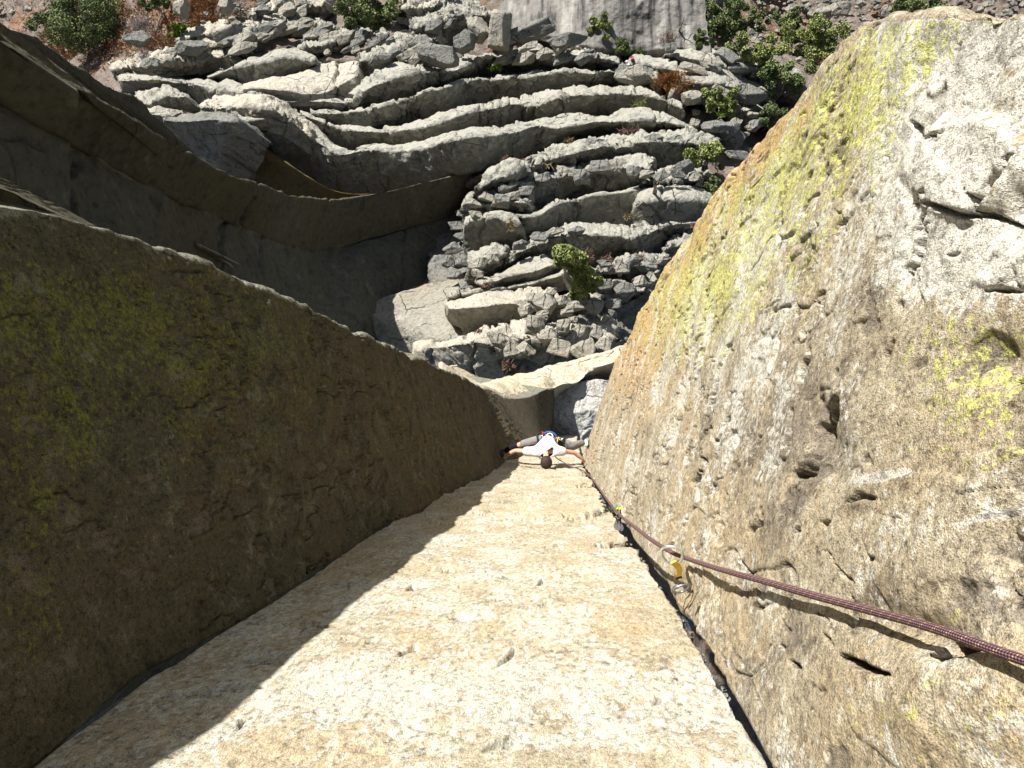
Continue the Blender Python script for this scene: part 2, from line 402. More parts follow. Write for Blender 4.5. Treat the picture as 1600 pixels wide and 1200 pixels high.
def gauss(x, y, cx, cy, sx, sy, ang=0):
    c, s = math.cos(ang), math.sin(ang); u = (x - cx) * c + (y - cy) * s; v = -(x - cx) * s + (y - cy) * c
    return np.exp(-(u / sx) ** 2 - (v / sy) ** 2)

def side_wall(name, Cf, Af, d, nq, outdir, sign, t0, mat, amp, cracks, zones, rough_arete, label, seed):
    nd = len(d); C = Cf(d); A = Af(d)
    dirv = A - C; L = np.linalg.norm(dirv, axis=1); dirv = dirv / L[:, None]
    # arete roughness
    L = L + rough_arete * np.clip(d / 4, 0.35, 1.4) * (0.6 * fbm(np.stack([d * 1.6, d * 0, d * 0 + seed], -1), 3, seed) + 0.28 * fbm(np.stack([d * 9.5, d * 0, d * 0 + seed], -1), 5, seed + 2))
    q = np.r_[np.linspace(t0, 0, 6)[:-1], np.linspace(0, 1, nq)]
    G = np.zeros((nd, len(q) + 46, 3))
    for k, qq in enumerate(q):
        dist = qq if qq < 0 else qq * L
        if qq < 0: G[:, k, :2] = C + np.array([0.72, -0.69]) * (-qq) * (1 if outdir[0] > 0 else 0.5) * np.array([1 if outdir[0] > 0 else -1, 1])
        else: G[:, k, :2] = C + dirv * np.asarray(dist).reshape(-1, 1)
    # rounded corner then outer face
    ang0 = np.arctan2(dirv[:, 1], dirv[:, 0]); ang1 = math.atan2(outdir[1], outdir[0])
    p = G[:, len(q) - 1, :2].copy(); step = 0.014
    for j in range(46):
        f = min(1, (j + 1) / 4.0); st = step * 0.4 if j < 6 else step * (1.13 ** (j - 5))
        da = (ang1 - ang0 + np.pi) % (2 * np.pi) - np.pi
        a = ang0 + da * f
        p = p + np.stack([np.cos(a), np.sin(a)], -1) * (st * np.clip(d / 3, 0.5, 2.2))[:, None]
        G[:, len(q) + j, :2] = p
    G[:, :, 2] = H - d[:, None]
    N = gnormals(G); hub = np.array([-0.3, -0.2, 0]) - G; hub[..., 2] = 0; N = N * (np.sign((N * hub).sum(-1)[:, 6:6 + nq].mean()))
    sign = 1.0 if (gnormals(G)[10, 50] * N[10, 50]).sum() > 0 else -1.0
    x, y = proj(G)
    sc = np.clip(np.broadcast_to(d[:, None], G.shape[:2]) / 3.0, 0.6, 3.0)
    dsp = amp * (0.8 * fbm(G * np.array([1.1, 1.1, 0.8]), 4, seed) + 0.30 * fbm(G * np.array([5, 5, 4.5]), 5, seed + 9))
    f1, f2, cid = worley(G * np.array([3.2, 3.2, 2.2]) + 0.25 * np.stack([fbm(G * 3, 3, seed + 30), fbm(G * 3 + 9, 3, seed + 31), fbm(G * 3 + 5, 3, seed + 32)], -1), seed + 3)
    f1b, f2b, cidb = worley(G * np.array([13, 13, 11.0]) + 0.3 * np.stack([fbm(G * 11, 2, seed + 33), fbm(G * 11 + 9, 2, seed + 34), fbm(G * 11 + 5, 2, seed + 35)], -1), seed + 5)
    chip = sstep(0.15, 0.6, fbm(G * 1.7 + 3, 3, seed + 40) + 0.1)
    dsp += amp * (0.6 * (cid - 0.5) * chip * sstep(0, 0.1, f2 - f1) + 0.35 * (cidb - 0.5) * (0.35 + chip) * sstep(0, 0.15, f2b - f1b))
    # sharp little pits
    pits = sstep(0.72, 0.86, fbm(G * np.array([8, 8, 5.0]), 4, seed + 60)); dsp -= amp * 0.55 * pits
    # thin broken fracture lines running mostly down the column
    for fs, wdt, ms in ((np.array([1.7, 1.7, 0.8]), 0.02, 1.1), (np.array([4.5, 4.5, 2.2]), 0.022, 2.3)):
        rr = np.abs(fbm(G * fs + seed, 4, seed + 80)) ; mk = sstep(0.12, 0.3, fbm(G * ms + 7, 3, seed + 85))
        ln = sstep(wdt * 1.8, wdt * 0.5, rr) * mk; dsp -= amp * 0.8 * ln; pits = np.maximum(pits, ln)
    # flakes: one side of a contour stands proud
    fl = fbm(G * np.array([2.4, 2.4, 1.3]) + 31, 4, seed + 88); dsp += amp * 0.4 * sstep(0.0, 0.035, fl - 0.18)
    dsp *= np.clip(sc, 0.7, 1.5)
    z = zones(x, y, G)
    ko = len(q) - 2
    z['white'] = z['white'] + 0; z['white'][:, ko:] = 0.62 if outdir[0] < 0 else 0.3; z['lichen'] = z['lichen'] + 0; z['lichen'][:, ko:] = 0.12; z['orange'] = z['orange'] + 0; z['orange'][:, ko:] *= 0.4 if outdir[0] < 0 else 1.0; z['dark'] = z['dark'] + 0; z['dark'][:, ko:] = 0.1
    if 'dsp' in z: dsp = dsp + z.pop('dsp')
    if outdir[0] < 0: dsp = dsp * sstep(20.5, 17, d)[:, None]
    G += N * dsp[..., None]
    dark = z['dark'] + 0.45 * pits
    crack_carve(G, N, cracks, dark)
    z['dark'] = dark
    V = G; Fq = grid_faces(*G.shape[:2])
    if sign < 0: Fq = Fq[:, ::-1]
    o = mesh_from(name, V, Fq, mat, attrs=z)
    return tag(o, label, 'rock column'), G

def dvals(a, n, top=-4.0, end=30.0):
    near = np.exp(np.linspace(math.log(a), math.log(end), n))
    return np.r_[np.linspace(top, a - 0.12, 26), near]

def zl(x, y, G):
    li = 0.19 + 0.22 * gauss(x, y, 60, 520, 230, 240) + 0.18 * gauss(x, y, 300, 500, 280, 120) + 0.2 * gauss(x, y, 60, 900, 120, 260)
    li = li + 0.14 * gauss(x, y, 420, 660, 200, 160) - 0.18 * sstep(480, 720, x)
    og = 0.14 + 0.2 * gauss(x, y, 480, 660, 170, 130) + 0.15 * gauss(x, y, 250, 650, 120, 120) + 0.2 * sstep(480, 740, x)
    wt = 0.12 + 0.12 * gauss(x, y, 330, 830, 200, 150) + 0.6 * gauss(x, y, 20, 325, 60, 18)
    dk = 0.22 + 0.15 * gauss(x, y, 100, 1050, 200, 160)
    return dict(lichen=li, orange=og, white=wt, dark=dk)
LCR = [dict(p=[(588, 628), (597, 645), (606, 655)], w=5, d=.06), dict(p=[(370, 672), (385, 700), (402, 735)], w=4, d=.03), dict(p=[(395, 575), (410, 600), (425, 640)], w=3, d=.02),
       dict(p=[(262, 640), (300, 690), (332, 735)], w=3, d=.02), dict(p=[(445, 655), (455, 680), (462, 700)], w=4, d=.03), dict(p=[(90, 560), (120, 600), (150, 650)], w=4, d=.02),
       dict(p=[(520, 720), (540, 760), (560, 790)], w=3, d=.03), dict(p=[(596, 760), (600, 780)], w=4, d=.05), dict(p=[(730, 610), (742, 640)], w=2, d=.06), dict(p=[(650, 640), (665, 690)], w=2, d=.05),
       dict(p=[(700, 620), (712, 660), (722, 690)], w=2, d=.05), dict(p=[(500, 520), (520, 560), (530, 580)], w=3, d=.03), dict(p=[(200, 850), (250, 900)], w=4, d=.015),
       dict(p=[(60, 700), (90, 760), (100, 800)], w=5, d=.015), dict(p=[(320, 900), (350, 925)], w=3, d=.02)]
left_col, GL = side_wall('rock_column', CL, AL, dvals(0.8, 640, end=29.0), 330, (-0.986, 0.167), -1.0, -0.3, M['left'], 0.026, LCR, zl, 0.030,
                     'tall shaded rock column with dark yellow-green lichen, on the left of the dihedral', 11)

def zr(x, y, G):
    o_ = np.argsort(RA[:, 1]); e = x - np.interp(y, RA[o_, 1], RA[o_, 0])   # distance in from the arete, photo pixels
    li = 0.14 + 0.34 * np.exp(-((e - 90) / 165) ** 2) * 1.05 * sstep(650, 420, y) + 0.16 * gauss(x, y, 1060, 600, 90, 140) + 0.2 * gauss(x, y, 1490, 540, 130, 100) + 0.14 * gauss(x, y, 1480, 700, 200, 260) + 0.08 * sstep(1250, 1400, x) * sstep(850, 1000, y) + 0.06 * gauss(x, y, 1380, 160, 100, 100)
    li = li + 0.16 * gauss(x, y, 1540, 640, 100, 90) + 0.12 * gauss(x, y, 1560, 1150, 90, 90) + 0.12 * gauss(x, y, 1380, 1130, 90, 80) - 0.35 * gauss(x, y, 1520, 270, 90, 130) - 0.12 * gauss(x, y, 1120, 780, 160, 120)
    og = 0.12 + 0.6 * np.exp(-((e - 8) / 46) ** 2) * sstep(110, 190, y) * sstep(660, 480, y) + 0.4 * gauss(x, y, 1010, 560, 75, 130) + 0.14 * gauss(x, y, 1330, 830, 180, 120)
    wt = 0.26 + 0.14 * np.exp(-((e - 160) / 140) ** 2) + 0.45 * sstep(1330, 1430, x + (y - 200) * 0.15) * sstep(520, 420, y) + 0.35 * sstep(110, 50, y) * sstep(1300, 1360, x) + 0.16 * gauss(x, y, 1130, 560, 120, 130) + 0.14 * gauss(x, y, 1440, 850, 120, 90)
    wt = wt + 0.18 * gauss(x, y, 1150, 900, 90, 40, 0.6) + 0.14 * gauss(x, y, 1480, 780, 160, 100) + 0.9 * gauss(x, y, 1372, 744, 44, 7, -0.17) + 0.9 * gauss(x, y, 1560, 808, 50, 6, -0.3)
    dk = 0.23 + 0.30 * gauss(x, y, 1340, 470, 90, 45, -0.5) + 0.35 * gauss(x, y, 1270, 660, 60, 90) + 0.25 * gauss(x, y, 1180, 700, 100, 110) + 0.22 * gauss(x, y, 1250, 1000, 90, 50) + 0.3 * gauss(x, y, 1560, 960, 70, 70) + 0.2 * gauss(x, y, 1430, 210, 20, 30)
    ds = 0.026 * sstep(0.22, 0.5, gauss(x, y, 1512, 258, 95, 75, -0.35) + 0.05 * fbm(G * 6, 4, 90)) - 0.03 * gauss(x, y, 1580, 330, 30, 40) + 0.02 * gauss(x, y, 1330, 640, 60, 50) + 0.04 * gauss(x, y, 1520, 1100, 180, 95) - 0.035 * gauss(x, y, 1440, 985, 90, 28, 0.3)
    ds = ds + 0.02 * sstep(-4, 6, (y - 740) - (x - 1240) * 0.02) * gauss(x, y, 1230, 820, 60, 90) - 0.03 * gauss(x, y, 1278, 680, 26, 65, -0.2) - 0.03 * gauss(x, y, 1560, 560, 60, 40)
    k = sstep(1340, 1430, x) * sstep(520, 440, y)       # broken, bare upper right
    f1, f2, cid = worley(G * 3.6 + 0.4 * np.stack([fbm(G * 3, 3, 70), fbm(G * 3 + 9, 3, 71), fbm(G * 3 + 5, 3, 72)], -1), 77)
    ds = ds + k * (0.03 * (cid - 0.5) * sstep(0, 0.12, f2 - f1) + 0.012 * fbm(G * 9, 4, 78))
    wt = wt + 0.25 * fbm(G * 3.0, 3, 68); dk = dk + 0.22 * fbm(G * 4.0, 3, 69)
    return dict(lichen=li, orange=og, white=wt, dark=dk, dsp=ds)
RCR = [dict(p=[(1219, 522), (1212, 550), (1203, 572), (1196, 596)], w=3.2, d=.03), dict(p=[(1262, 545), (1256, 570), (1248, 600)], w=4.5, d=.05),
       dict(p=[(1309, 575), (1306, 600)], w=3, d=.02), dict(p=[(1302, 628), (1296, 660), (1280, 700), (1262, 735), (1243, 745)], w=13, d=.07),
       dict(p=[(1236, 640), (1232, 680), (1226, 712), (1210, 728)], w=5, d=.04), dict(p=[(1187, 795), (1184, 815), (1173, 832)], w=7, d=.05),
       dict(p=[(1188, 683), (1172, 728)], w=4, d=.03), dict(p=[(1091, 738), (1086, 760)], w=3, d=.04), dict(p=[(1094, 735), (1090, 785), (1080, 800)], w=2, d=.03),
       dict(p=[(1395, 535), (1385, 560), (1378, 578)], w=5, d=.03), dict(p=[(1445, 360), (1440, 385), (1432, 410), (1415, 440)], w=4, d=.03),
       dict(p=[(1440, 318), (1465, 325), (1500, 335), (1540, 333), (1570, 345), (1600, 362)], w=5, d=.04), dict(p=[(1575, 245), (1548, 280), (1510, 325)], w=6, d=.03),
       dict(p=[(1422, 188), (1430, 200), (1436, 212)], w=6, d=.03), dict(p=[(1440, 215), (1465, 205)], w=3, d=.02), dict(p=[(1540, 452), (1570, 452), (1600, 456)], w=4, d=.03), dict(p=[(1478, 398), (1500, 396)], w=3, d=.02),
       dict(p=[(1174, 958), (1180, 948), (1205, 945)], w=4, d=.02), dict(p=[(1219, 1008), (1222, 1018)], w=4, d=.02), dict(p=[(1234, 1034), (1250, 1044)], w=4, d=.02),
       dict(p=[(1288, 992), (1304, 1012)], w=3, d=.015), dict(p=[(1312, 1028), (1332, 1030), (1352, 1044), (1382, 1056)], w=6, d=.04), dict(p=[(1330, 1030), (1350, 1034)], w=3, d=.03),
       dict(p=[(1445, 1022), (1462, 1024), (1490, 1012), (1540, 1010)], w=7, d=.06), dict(p=[(1360, 868), (1362, 876)], w=5, d=.02), dict(p=[(1322, 785), (1345, 773), (1370, 780)], w=5, d=.02),
       dict(p=[(1290, 812), (1293, 820)], w=6, d=.02), dict(p=[(1242, 835), (1248, 828)], w=5, d=.02), dict(p=[(1345, 870), (1348, 900)], w=3, d=.012), dict(p=[(1575, 720), (1600, 690)], w=5, d=.02),
       dict(p=[(1590, 940), (1600, 990)], w=9, d=.04), dict(p=[(1220, 970), (1235, 985)], w=3, d=.01), dict(p=[(1125, 690), (1120, 715)], w=3, d=.02), dict(p=[(1310, 445), (1316, 425)], w=3, d=.01),
       dict(p=[(1450, 1065), (1455, 1110), (1450, 1150)], w=3, d=.012), dict(p=[(1140, 1000), (1160, 1040), (1200, 1120)], w=2, d=.008), dict(p=[(1407, 470), (1400, 488)], w=5, d=.02)]
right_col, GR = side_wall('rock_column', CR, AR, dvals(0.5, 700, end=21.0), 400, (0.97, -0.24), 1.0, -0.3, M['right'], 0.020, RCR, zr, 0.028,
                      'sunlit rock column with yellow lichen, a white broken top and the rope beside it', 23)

# back face
def back_face():
    d = dvals(0.8, 620, end=30.0); nv = 300
    Cl = CL(d); Cr = CR(d); v = np.linspace(0, 1, nv)
    wob = 0.03 * fbm(np.stack([d * 1.6, d * 0, d * 0], -1), 5, 41)
    gap = (0.024 + 0.016 * np.exp(-((d - 2.1) / 0.6) ** 2) + 0.018 * np.exp(-((d - 4.2) / 1.3) ** 2) + 0.014 * fbm(np.stack([d * 3.3, d * 0 + 4, d * 0], -1), 4, 43)) * np.clip(d / 2.5, .6, 2.0)
    x0 = Cl[:, 0] + 0.008 * np.clip(d / 3, .6, 2.5); x1 = Cr[:, 0] - np.maximum(gap, 0.004)
    G = np.zeros((len(d), nv + 14, 3))
    G[:, :nv, 0] = x0[:, None] + (x1 - x0)[:, None] * v; G[:, :nv, 1] = Cr[:, 1:2]
    for j in range(14):
        G[:, nv + j, 0] = x1 + 0.0012 * j; G[:, nv + j, 1] = Cr[:, 1] - 0.02 * (j + 1)
    G[:, :, 2] = H - d[:, None]
    N = gnormals(G); N *= np.sign(N[..., 1:2].mean())
    x, y = proj(G); amp = 0.011
    dsp = amp * (1.3 * fbm(G * np.array([1.0, 1, .8]), 4, 51) + 0.55 * fbm(G * np.array([4, 5, 3.0]), 5, 52))
    f1, f2, cid = worley(G * np.array([5, 5, 5.0]) + 0.3 * np.stack([fbm(G * 4, 3, 53), fbm(G * 4 + 9, 3, 54), fbm(G * 4 + 5, 3, 55)], -1), 56)
    dsp += amp * 0.4 * (cid - 0.5)
    pits = sstep(0.62, 0.74, fbm(G * np.array([7, 7, 13.0]), 4, 57)); dsp -= amp * 0.8 * pits
    for fs, wdt, ms in ((np.array([1.0, 1, 3.4]), 0.02, 1.6), (np.array([3.0, 3, 8.0]), 0.022, 3.1)):
        rr = np.abs(fbm(G * fs, 4, 59)); mk = sstep(0.18, 0.34, fbm(G * ms + 7, 3, 60)); ln = sstep(wdt * 1.8, wdt * 0.5, rr) * mk; dsp -= amp * 0.9 * ln; pits = np.maximum(pits, ln)
    far = sstep(2.5, 10, d)[:, None]; dsp = dsp * (1 + 1.2 * far)
    dsp += amp * 1.2 * far * fbm(G * np.array([2.0, 1, 1.2]), 4, 58)
    xn = (G[:, :, 0] - Cl[:, 0:1]) / (Cr[:, 0:1] - Cl[:, 0:1])
    dsp = dsp - 0.03 * sstep(0.012, 0.0, xn)
    G += N * dsp[..., None]; dark = 0.14 + 0.3 * fbm(G * 3.1, 3, 67) + 0.35 * pits
    cr = [dict(p=[(628, 1021), (645, 1012), (666, 1009)], w=4, d=.02), dict(p=[(758, 1172), (778, 1158), (800, 1152), (838, 1149)], w=4, d=.018), dict(p=[(785, 1168), (800, 1158), (820, 1153)], w=3, d=.01),
          dict(p=[(374, 1142), (380, 1128), (400, 1118)], w=3, d=.012), dict(p=[(635, 922), (648, 914)], w=3, d=.02), dict(p=[(780, 1038), (796, 1028), (800, 1014)], w=3, d=.015), dict(p=[(700, 964), (715, 962), (735, 970)], w=3, d=.015),
          dict(p=[(880, 808), (915, 806), (940, 798), (962, 796)], w=3, d=.07), dict(p=[(740, 803), (760, 802), (790, 804)], w=1.6, d=.03), dict(p=[(930, 852), (965, 850), (1002, 852)], w=2.5, d=.04),
          dict(p=[(840, 912), (850, 905)], w=4, d=.02), dict(p=[(850, 904), (880, 900), (910, 898)], w=1.6, d=.015), dict(p=[(690, 892), (716, 888)], w=2.5, d=.02), dict(p=[(640, 1134), (690, 1142), (720, 1146)], w=2.2, d=.012),
          dict(p=[(500, 913), (540, 914), (570, 911)], w=3, d=.02), dict(p=[(420, 985), (470, 975), (520, 978)], w=3, d=.015), dict(p=[(350, 1040), (400, 1032), (440, 1040)], w=3, d=.015), dict(p=[(840, 944), (860, 942)], w=2.5, d=.015),
          dict(p=[(900, 760), (930, 758)], w=2, d=.05), dict(p=[(1020, 1100), (1040, 1092)], w=3, d=.01), dict(p=[(560, 1005), (600, 1000)], w=2, d=.01), dict(p=[(250, 1090), (300, 1082), (340, 1086)], w=3, d=.012)]
    for c_ in cr: c_['d'] *= 1.8; c_['w'] += 0.6
    crack_carve(G, N, cr, dark)
    li = 0.09 + 0.12 * gauss(x, y, 900, 1050, 260, 120) + 0.08 * gauss(x, y, 1050, 1000, 90, 60)
    og = 0.20 + 0.12 * gauss(x, y, 880, 830, 140, 60) + 0.12 * gauss(x, y, 480, 1150, 140, 50) + 0.1 * gauss(x, y, 700, 930, 130, 60)
    wt = 0.42 + 0.16 * fbm(G * np.array([3.2, 3, 1.6]), 4, 66) + 0.2 * gauss(x, y, 640, 1080, 260, 60) + 0.14 * gauss(x, y, 900, 920, 200, 40) + 0.25 * gauss(x, y, 830, 1165, 60, 20) + 0.15 * sstep(0.96, 1.0, xn)
    # grey, dark broken rock inside the crack
    dark = dark + 0.6 * sstep(1.0, 1.02, xn)
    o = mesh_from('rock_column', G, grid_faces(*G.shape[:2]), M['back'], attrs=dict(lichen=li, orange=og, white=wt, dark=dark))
    tag(o, 'cream coloured sunlit rock face at the back of the dihedral, below the camera', 'rock column')
    return G
GB = back_face()

# ------------------------------------------------------------------ far rock: lofted sheets
def sheet(name, rails, mat, label=None, cat='rock ledge', nu=None, amp=0.12, block=0.0, bs=0.9, layer=0.0, seed=1, drop=3.5, caps=True, kind=None, density=0.62, soft=2, jit=0.0, crust_sun_tint=None, joints=0, joff=0.13):
    """rails: lists of (px, py, depth) or ('w', (dx,dy,dz)) = the previous rail moved in the world"""
    xs = [max(r_[0] for r_ in r) - min(r_[0] for r_ in r) for r in rails if r[0] != 'w']
    nu = nu or int(max(24, max(xs) * density))
    W = []; S = []
    for r in rails:
        if r[0] == 'w':
            W.append(W[-1] + np.array(r[1])); S.append(None)
        else:
            s = spline(r, nu)
            if jit:
                q = np.stack([s[:, 0] * 0.03, s[:, 0] * 0 + len(W) * .35, s[:, 0] * 0 + seed], -1); s[:, 1] += jit * fbm(q, 5, seed, 0.6)
            W.append(pt(s[:, 0], s[:, 1], s[:, 2])); S.append(s)
    rows = []; cr = []
    for a in range(len(W) - 1):
        x0, y0 = proj(W[a]); x1, y1 = proj(W[a + 1])
        n = int(np.clip(np.percentile(np.hypot(x1 - x0, y1 - y0), 80) * density, 4, 90))
        if rails[a + 1][0] == 'w': n = 5
        t = np.linspace(0, 1, n, endpoint=(a == len(W) - 2))
        for tt in t:
            rows.append(W[a] * (1 - tt) + W[a + 1] * tt)
            if crust_sun_tint: cr.append(crust_sun_tint[a] * (1 - tt) + crust_sun_tint[a + 1] * tt)
    G = np.stack(rows, 1)
    for _ in range(soft):
        G[:, 1:-1] = (G[:, :-2] + 2 * G[:, 1:-1] + G[:, 2:]) / 4
    if caps:
        c = G.mean(axis=(0, 1)); T0 = (G[0] - G[3]); T1 = (G[-1] - G[-4])
        T0 /= np.linalg.norm(T0, axis=-1, keepdims=True) + 1e-6; T1 /= np.linalg.norm(T1, axis=-1, keepdims=True) + 1e-6
        pre = [G[0] + T0 * 0.12 * k + np.array([0, 0, -drop * (k / 5) ** 1.5]) for k in (5, 4, 3, 2, 1)]
        post = [G[-1] + T1 * 0.12 * k + np.array([0, 0, -drop * (k / 5) ** 1.5]) for k in (1, 2, 3, 4, 5)]
        G = np.concatenate([np.stack(pre), G, np.stack(post)], 0)
    N = gnormals(G); view = CAMP - G; s = np.sign((N * view).sum(-1).mean()) or 1.0; N = N * s
    dsp = amp * (0.9 * fbm(G * 0.45, 3, seed) + 0.5 * fbm(G * 1.9, 5, seed + 7))
    wp = 0.3 * np.stack([fbm(G * 0.8, 3, seed + 30), fbm(G * 0.8 + 9, 3, seed + 31), fbm(G * 0.8 + 5, 3, seed + 32)], -1)
    if block:
        f1, f2, cid = worley(G * bs * np.array([0.75, 1.0, 1.25]) + wp, seed + 3)
        g1, g2, cid2 = worley(G * bs * 2.6 * np.array([0.7, 1, 1.3]) + wp * 2, seed + 4)
        dsp += block * (1.3 * (cid - 0.5) * sstep(0, .08, f2 - f1) + 0.55 * (cid2 - 0.5) * sstep(0, .1, g2 - g1)) - block * 0.5 * sstep(0.07, 0.0, f2 - f1)
    if joints:
        # upright joints split the ledge into blocks that sit a little in or out of line
        rj = np.random.default_rng(seed + 400); nu_, nv_ = G.shape[:2]
        arc = np.r_[0, np.cumsum(np.linalg.norm(np.diff(G[:, nv_ // 2], axis=0), axis=1))]; pos = np.sort(rj.uniform(0.03, 0.97, joints)) * arc[-1]
        A = arc[:, None] + 0.5 * fbm(G * 0.8 + seed, 3, seed + 61) + np.linspace(0, 1, nv_)[None, :] * 0.5 * rj.uniform(-1, 1)
        idx = np.searchsorted(pos, A.ravel()).reshape(A.shape); offs = rj.uniform(-1, 1, joints + 1) * joff; dsp += offs[idx]
        dist = np.min(np.abs(A[..., None] - pos), axis=-1); depth_ = 0.12 + 0.25 * rj.random(joints); near = np.argmin(np.abs(A[..., None] - pos), axis=-1)
        dsp -= depth_[near] * np.exp(-(dist / 0.09) ** 2)
    G = G + N * dsp[..., None]
    if layer:
        # thin beds: the rock steps outward in layers that follow the dip
        h = (G[..., 2] * 0.9 + G[..., 1] * 0.35 + G[..., 0] * 0.12 + 0.25 * fbm(G * 0.7, 3, seed + 50)) * 2.6
        fr = h - np.floor(h); lay = _h(np.floor(h), np.floor(h) * 0, np.floor(h) * 0, 5) - 0.5
        Nh = N * np.array([1, 1, 0.2])
        G = G + Nh * (layer * (lay + 0.6 * (fr - 0.5)))[..., None]
    Fq = grid_faces(*G.shape[:2])
    if s < 0: Fq = Fq[:, ::-1]
    at = dict(crust_sun_tint=np.broadcast_to(np.array(cr)[None, :], G.shape[:2])) if crust_sun_tint else None
    o = mesh_from(name, G, Fq, mat, attrs=at)
    if kind: tag(o, kind=kind)
    else: tag(o, label, cat)
    return o, G

def D3(P, off=0.0):
    P = np.array(P, float); return [(p[0], p[1], float(DB(p[0], p[1])) + off) for p in P]
def ledge(label, foot, low, up, h=1.8, mat='far', amp=0.12, block=0.0, layer=0.0, seed=1, off=0.0, bs=0.9, hid=14, topdrop=0.8, soft=1, back=None, jit=1.3, joints=None):
    f_off = off if callable(off) else (lambda x: off)
    D3_ = lambda P, e: [(p[0], p[1], float(DB(p[0], p[1])) + f_off(p[0]) + e) for p in P]
    if joints is None: joints = max(1, int((max(p[0] for p in low) - min(p[0] for p in low)) / 38))
    lo = D3_(low, 0); u = D3_(up, topdrop)
    lx = [p[0] for p in lo]; ld = [p[2] for p in lo]
    f = [(x, y, float(np.interp(x, lx, ld)) + h * 0.9) for x, y in foot]
    f0 = [(x, y + hid, d + h * 0.3) for x, y, d in f]
    rails = [f0, f, lo, u] + ([D3_(back, topdrop + 1.2)] if back else []) + [('w', (0.0, 0.25, -3.2))]
    return sheet('rock_ledge', rails, M[mat], label, nu=None, amp=amp, block=block, bs=bs, layer=layer, seed=seed, soft=soft, jit=jit, joints=joints, crust_sun_tint=[0, 0.05, 0.55, 0.9] + [0.8] * (len(rails) - 4))  # rim and top rows paled: lichen plus sun brightness put into the colour

# ground under everything
def terrain():
    xs = np.r_[np.linspace(-1800, -60, 40)[:-1], np.linspace(-60, 1660, 520), np.linspace(1660, 3400, 40)[1:]]
    ys = np.r_[np.linspace(-1500, -30, 40)[:-1], np.linspace(-30, 640, 240), np.linspace(640, 2600, 40)[1:]]
    X, Y = np.meshgrid(xs, ys, indexing='ij')
    D = DB(X, Y) + 2.2 + 3.8 * sstep(85, 150, Y + 0.25 * (400 - X) * (X < 400)) * sstep(130, 330, X) * sstep(1240, 1120, X)
    G = pt(X, Y, D)
    wp = 0.3 * fbm(G * 0.6, 3, 3)[..., None]
    f1, f2, c = worley(G * np.array([0.8, 0.8, 0.8]) + wp, 5); g1, g2, c2 = worley(G * 2.2 + wp, 6)
    k = sstep(-0.2, 0.5, fbm(G * 0.12, 3, 8))
    G[..., 2] += 0.5 * fbm(G * 0.25, 5, 4) + 0.16 * fbm(G * 1.6, 4, 14) + (0.15 + 0.5 * k) * (0.45 * (c - 0.5) + 0.3 * (c2 - 0.5))
    Fq = grid_faces(*G.shape[:2])
    o = mesh_from('ground', G, Fq[:, ::-1], M['soil'])
    tag(o, kind='structure')
    return G
terrain()

# far left columns that sweep outwards at their feet
A1 = [(-90, 0, 10.5), (0, 55, 12), (60, 98, 13), (125, 140, 14.3), (190, 176, 16), (250, 215, 18.3), (300, 247, 21), (350, 271, 23.5), (400, 291, 26.3), (440, 304, 29.5), (475, 311, 32.8), (525, 313, 36.6), (595, 301, 39.2), (650, 288, 40.8), (720, 270, 42.8), (775, 250, 44), (800, 244, 44.5)]
G2 = [(-90, 108, 11.3), (0, 165, 12.9), (60, 200, 14), (110, 226, 15.4), (180, 265, 17.6), (250, 301, 20.3), (310, 327, 23.6), (380, 356, 27.5), (425, 375, 30), (465, 388, 34), (515, 391, 38), (575, 377, 40.6), (640, 357, 42.6), (700, 340, 44.5), (735, 312, 45.2)]
B2 = [(-90, 270, 11.2), (0, 330, 12.6), (100, 380, 14.4), (200, 425, 17), (350, 470, 24), (430, 482, 29), (500, 494, 33.5), (560, 498, 37.5), (620, 485, 40.5), (660, 470, 42.2), (700, 458, 43.4), (708, 430, 43.8)]
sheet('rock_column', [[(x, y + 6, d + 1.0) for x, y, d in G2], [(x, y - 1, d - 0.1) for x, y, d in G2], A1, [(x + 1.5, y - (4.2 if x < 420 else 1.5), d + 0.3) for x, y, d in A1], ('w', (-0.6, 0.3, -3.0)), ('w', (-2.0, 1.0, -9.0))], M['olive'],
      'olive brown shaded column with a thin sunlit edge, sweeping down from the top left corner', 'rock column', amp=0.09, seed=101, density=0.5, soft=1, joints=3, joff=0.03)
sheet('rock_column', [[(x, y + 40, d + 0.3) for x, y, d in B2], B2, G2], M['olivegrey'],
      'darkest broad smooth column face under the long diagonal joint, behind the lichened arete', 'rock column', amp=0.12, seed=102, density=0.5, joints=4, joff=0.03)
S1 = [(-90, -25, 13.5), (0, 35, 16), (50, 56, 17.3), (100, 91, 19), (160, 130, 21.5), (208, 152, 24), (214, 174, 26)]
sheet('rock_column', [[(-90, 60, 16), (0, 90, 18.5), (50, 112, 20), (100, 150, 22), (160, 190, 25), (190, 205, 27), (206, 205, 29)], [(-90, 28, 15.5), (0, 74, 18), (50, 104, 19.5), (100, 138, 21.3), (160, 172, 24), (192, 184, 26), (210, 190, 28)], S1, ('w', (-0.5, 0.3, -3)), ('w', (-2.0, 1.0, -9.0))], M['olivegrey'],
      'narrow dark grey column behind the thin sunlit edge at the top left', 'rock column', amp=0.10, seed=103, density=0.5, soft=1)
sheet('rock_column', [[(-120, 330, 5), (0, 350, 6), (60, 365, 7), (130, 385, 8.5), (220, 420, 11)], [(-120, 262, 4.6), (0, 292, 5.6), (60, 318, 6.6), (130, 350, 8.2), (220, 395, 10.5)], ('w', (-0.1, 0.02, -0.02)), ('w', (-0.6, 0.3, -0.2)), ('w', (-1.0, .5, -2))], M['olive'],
      'sliver of dark column edge just behind the lichened arete at the left frame edge', 'rock column', amp=0.03, seed=104, density=0.5, soft=0)

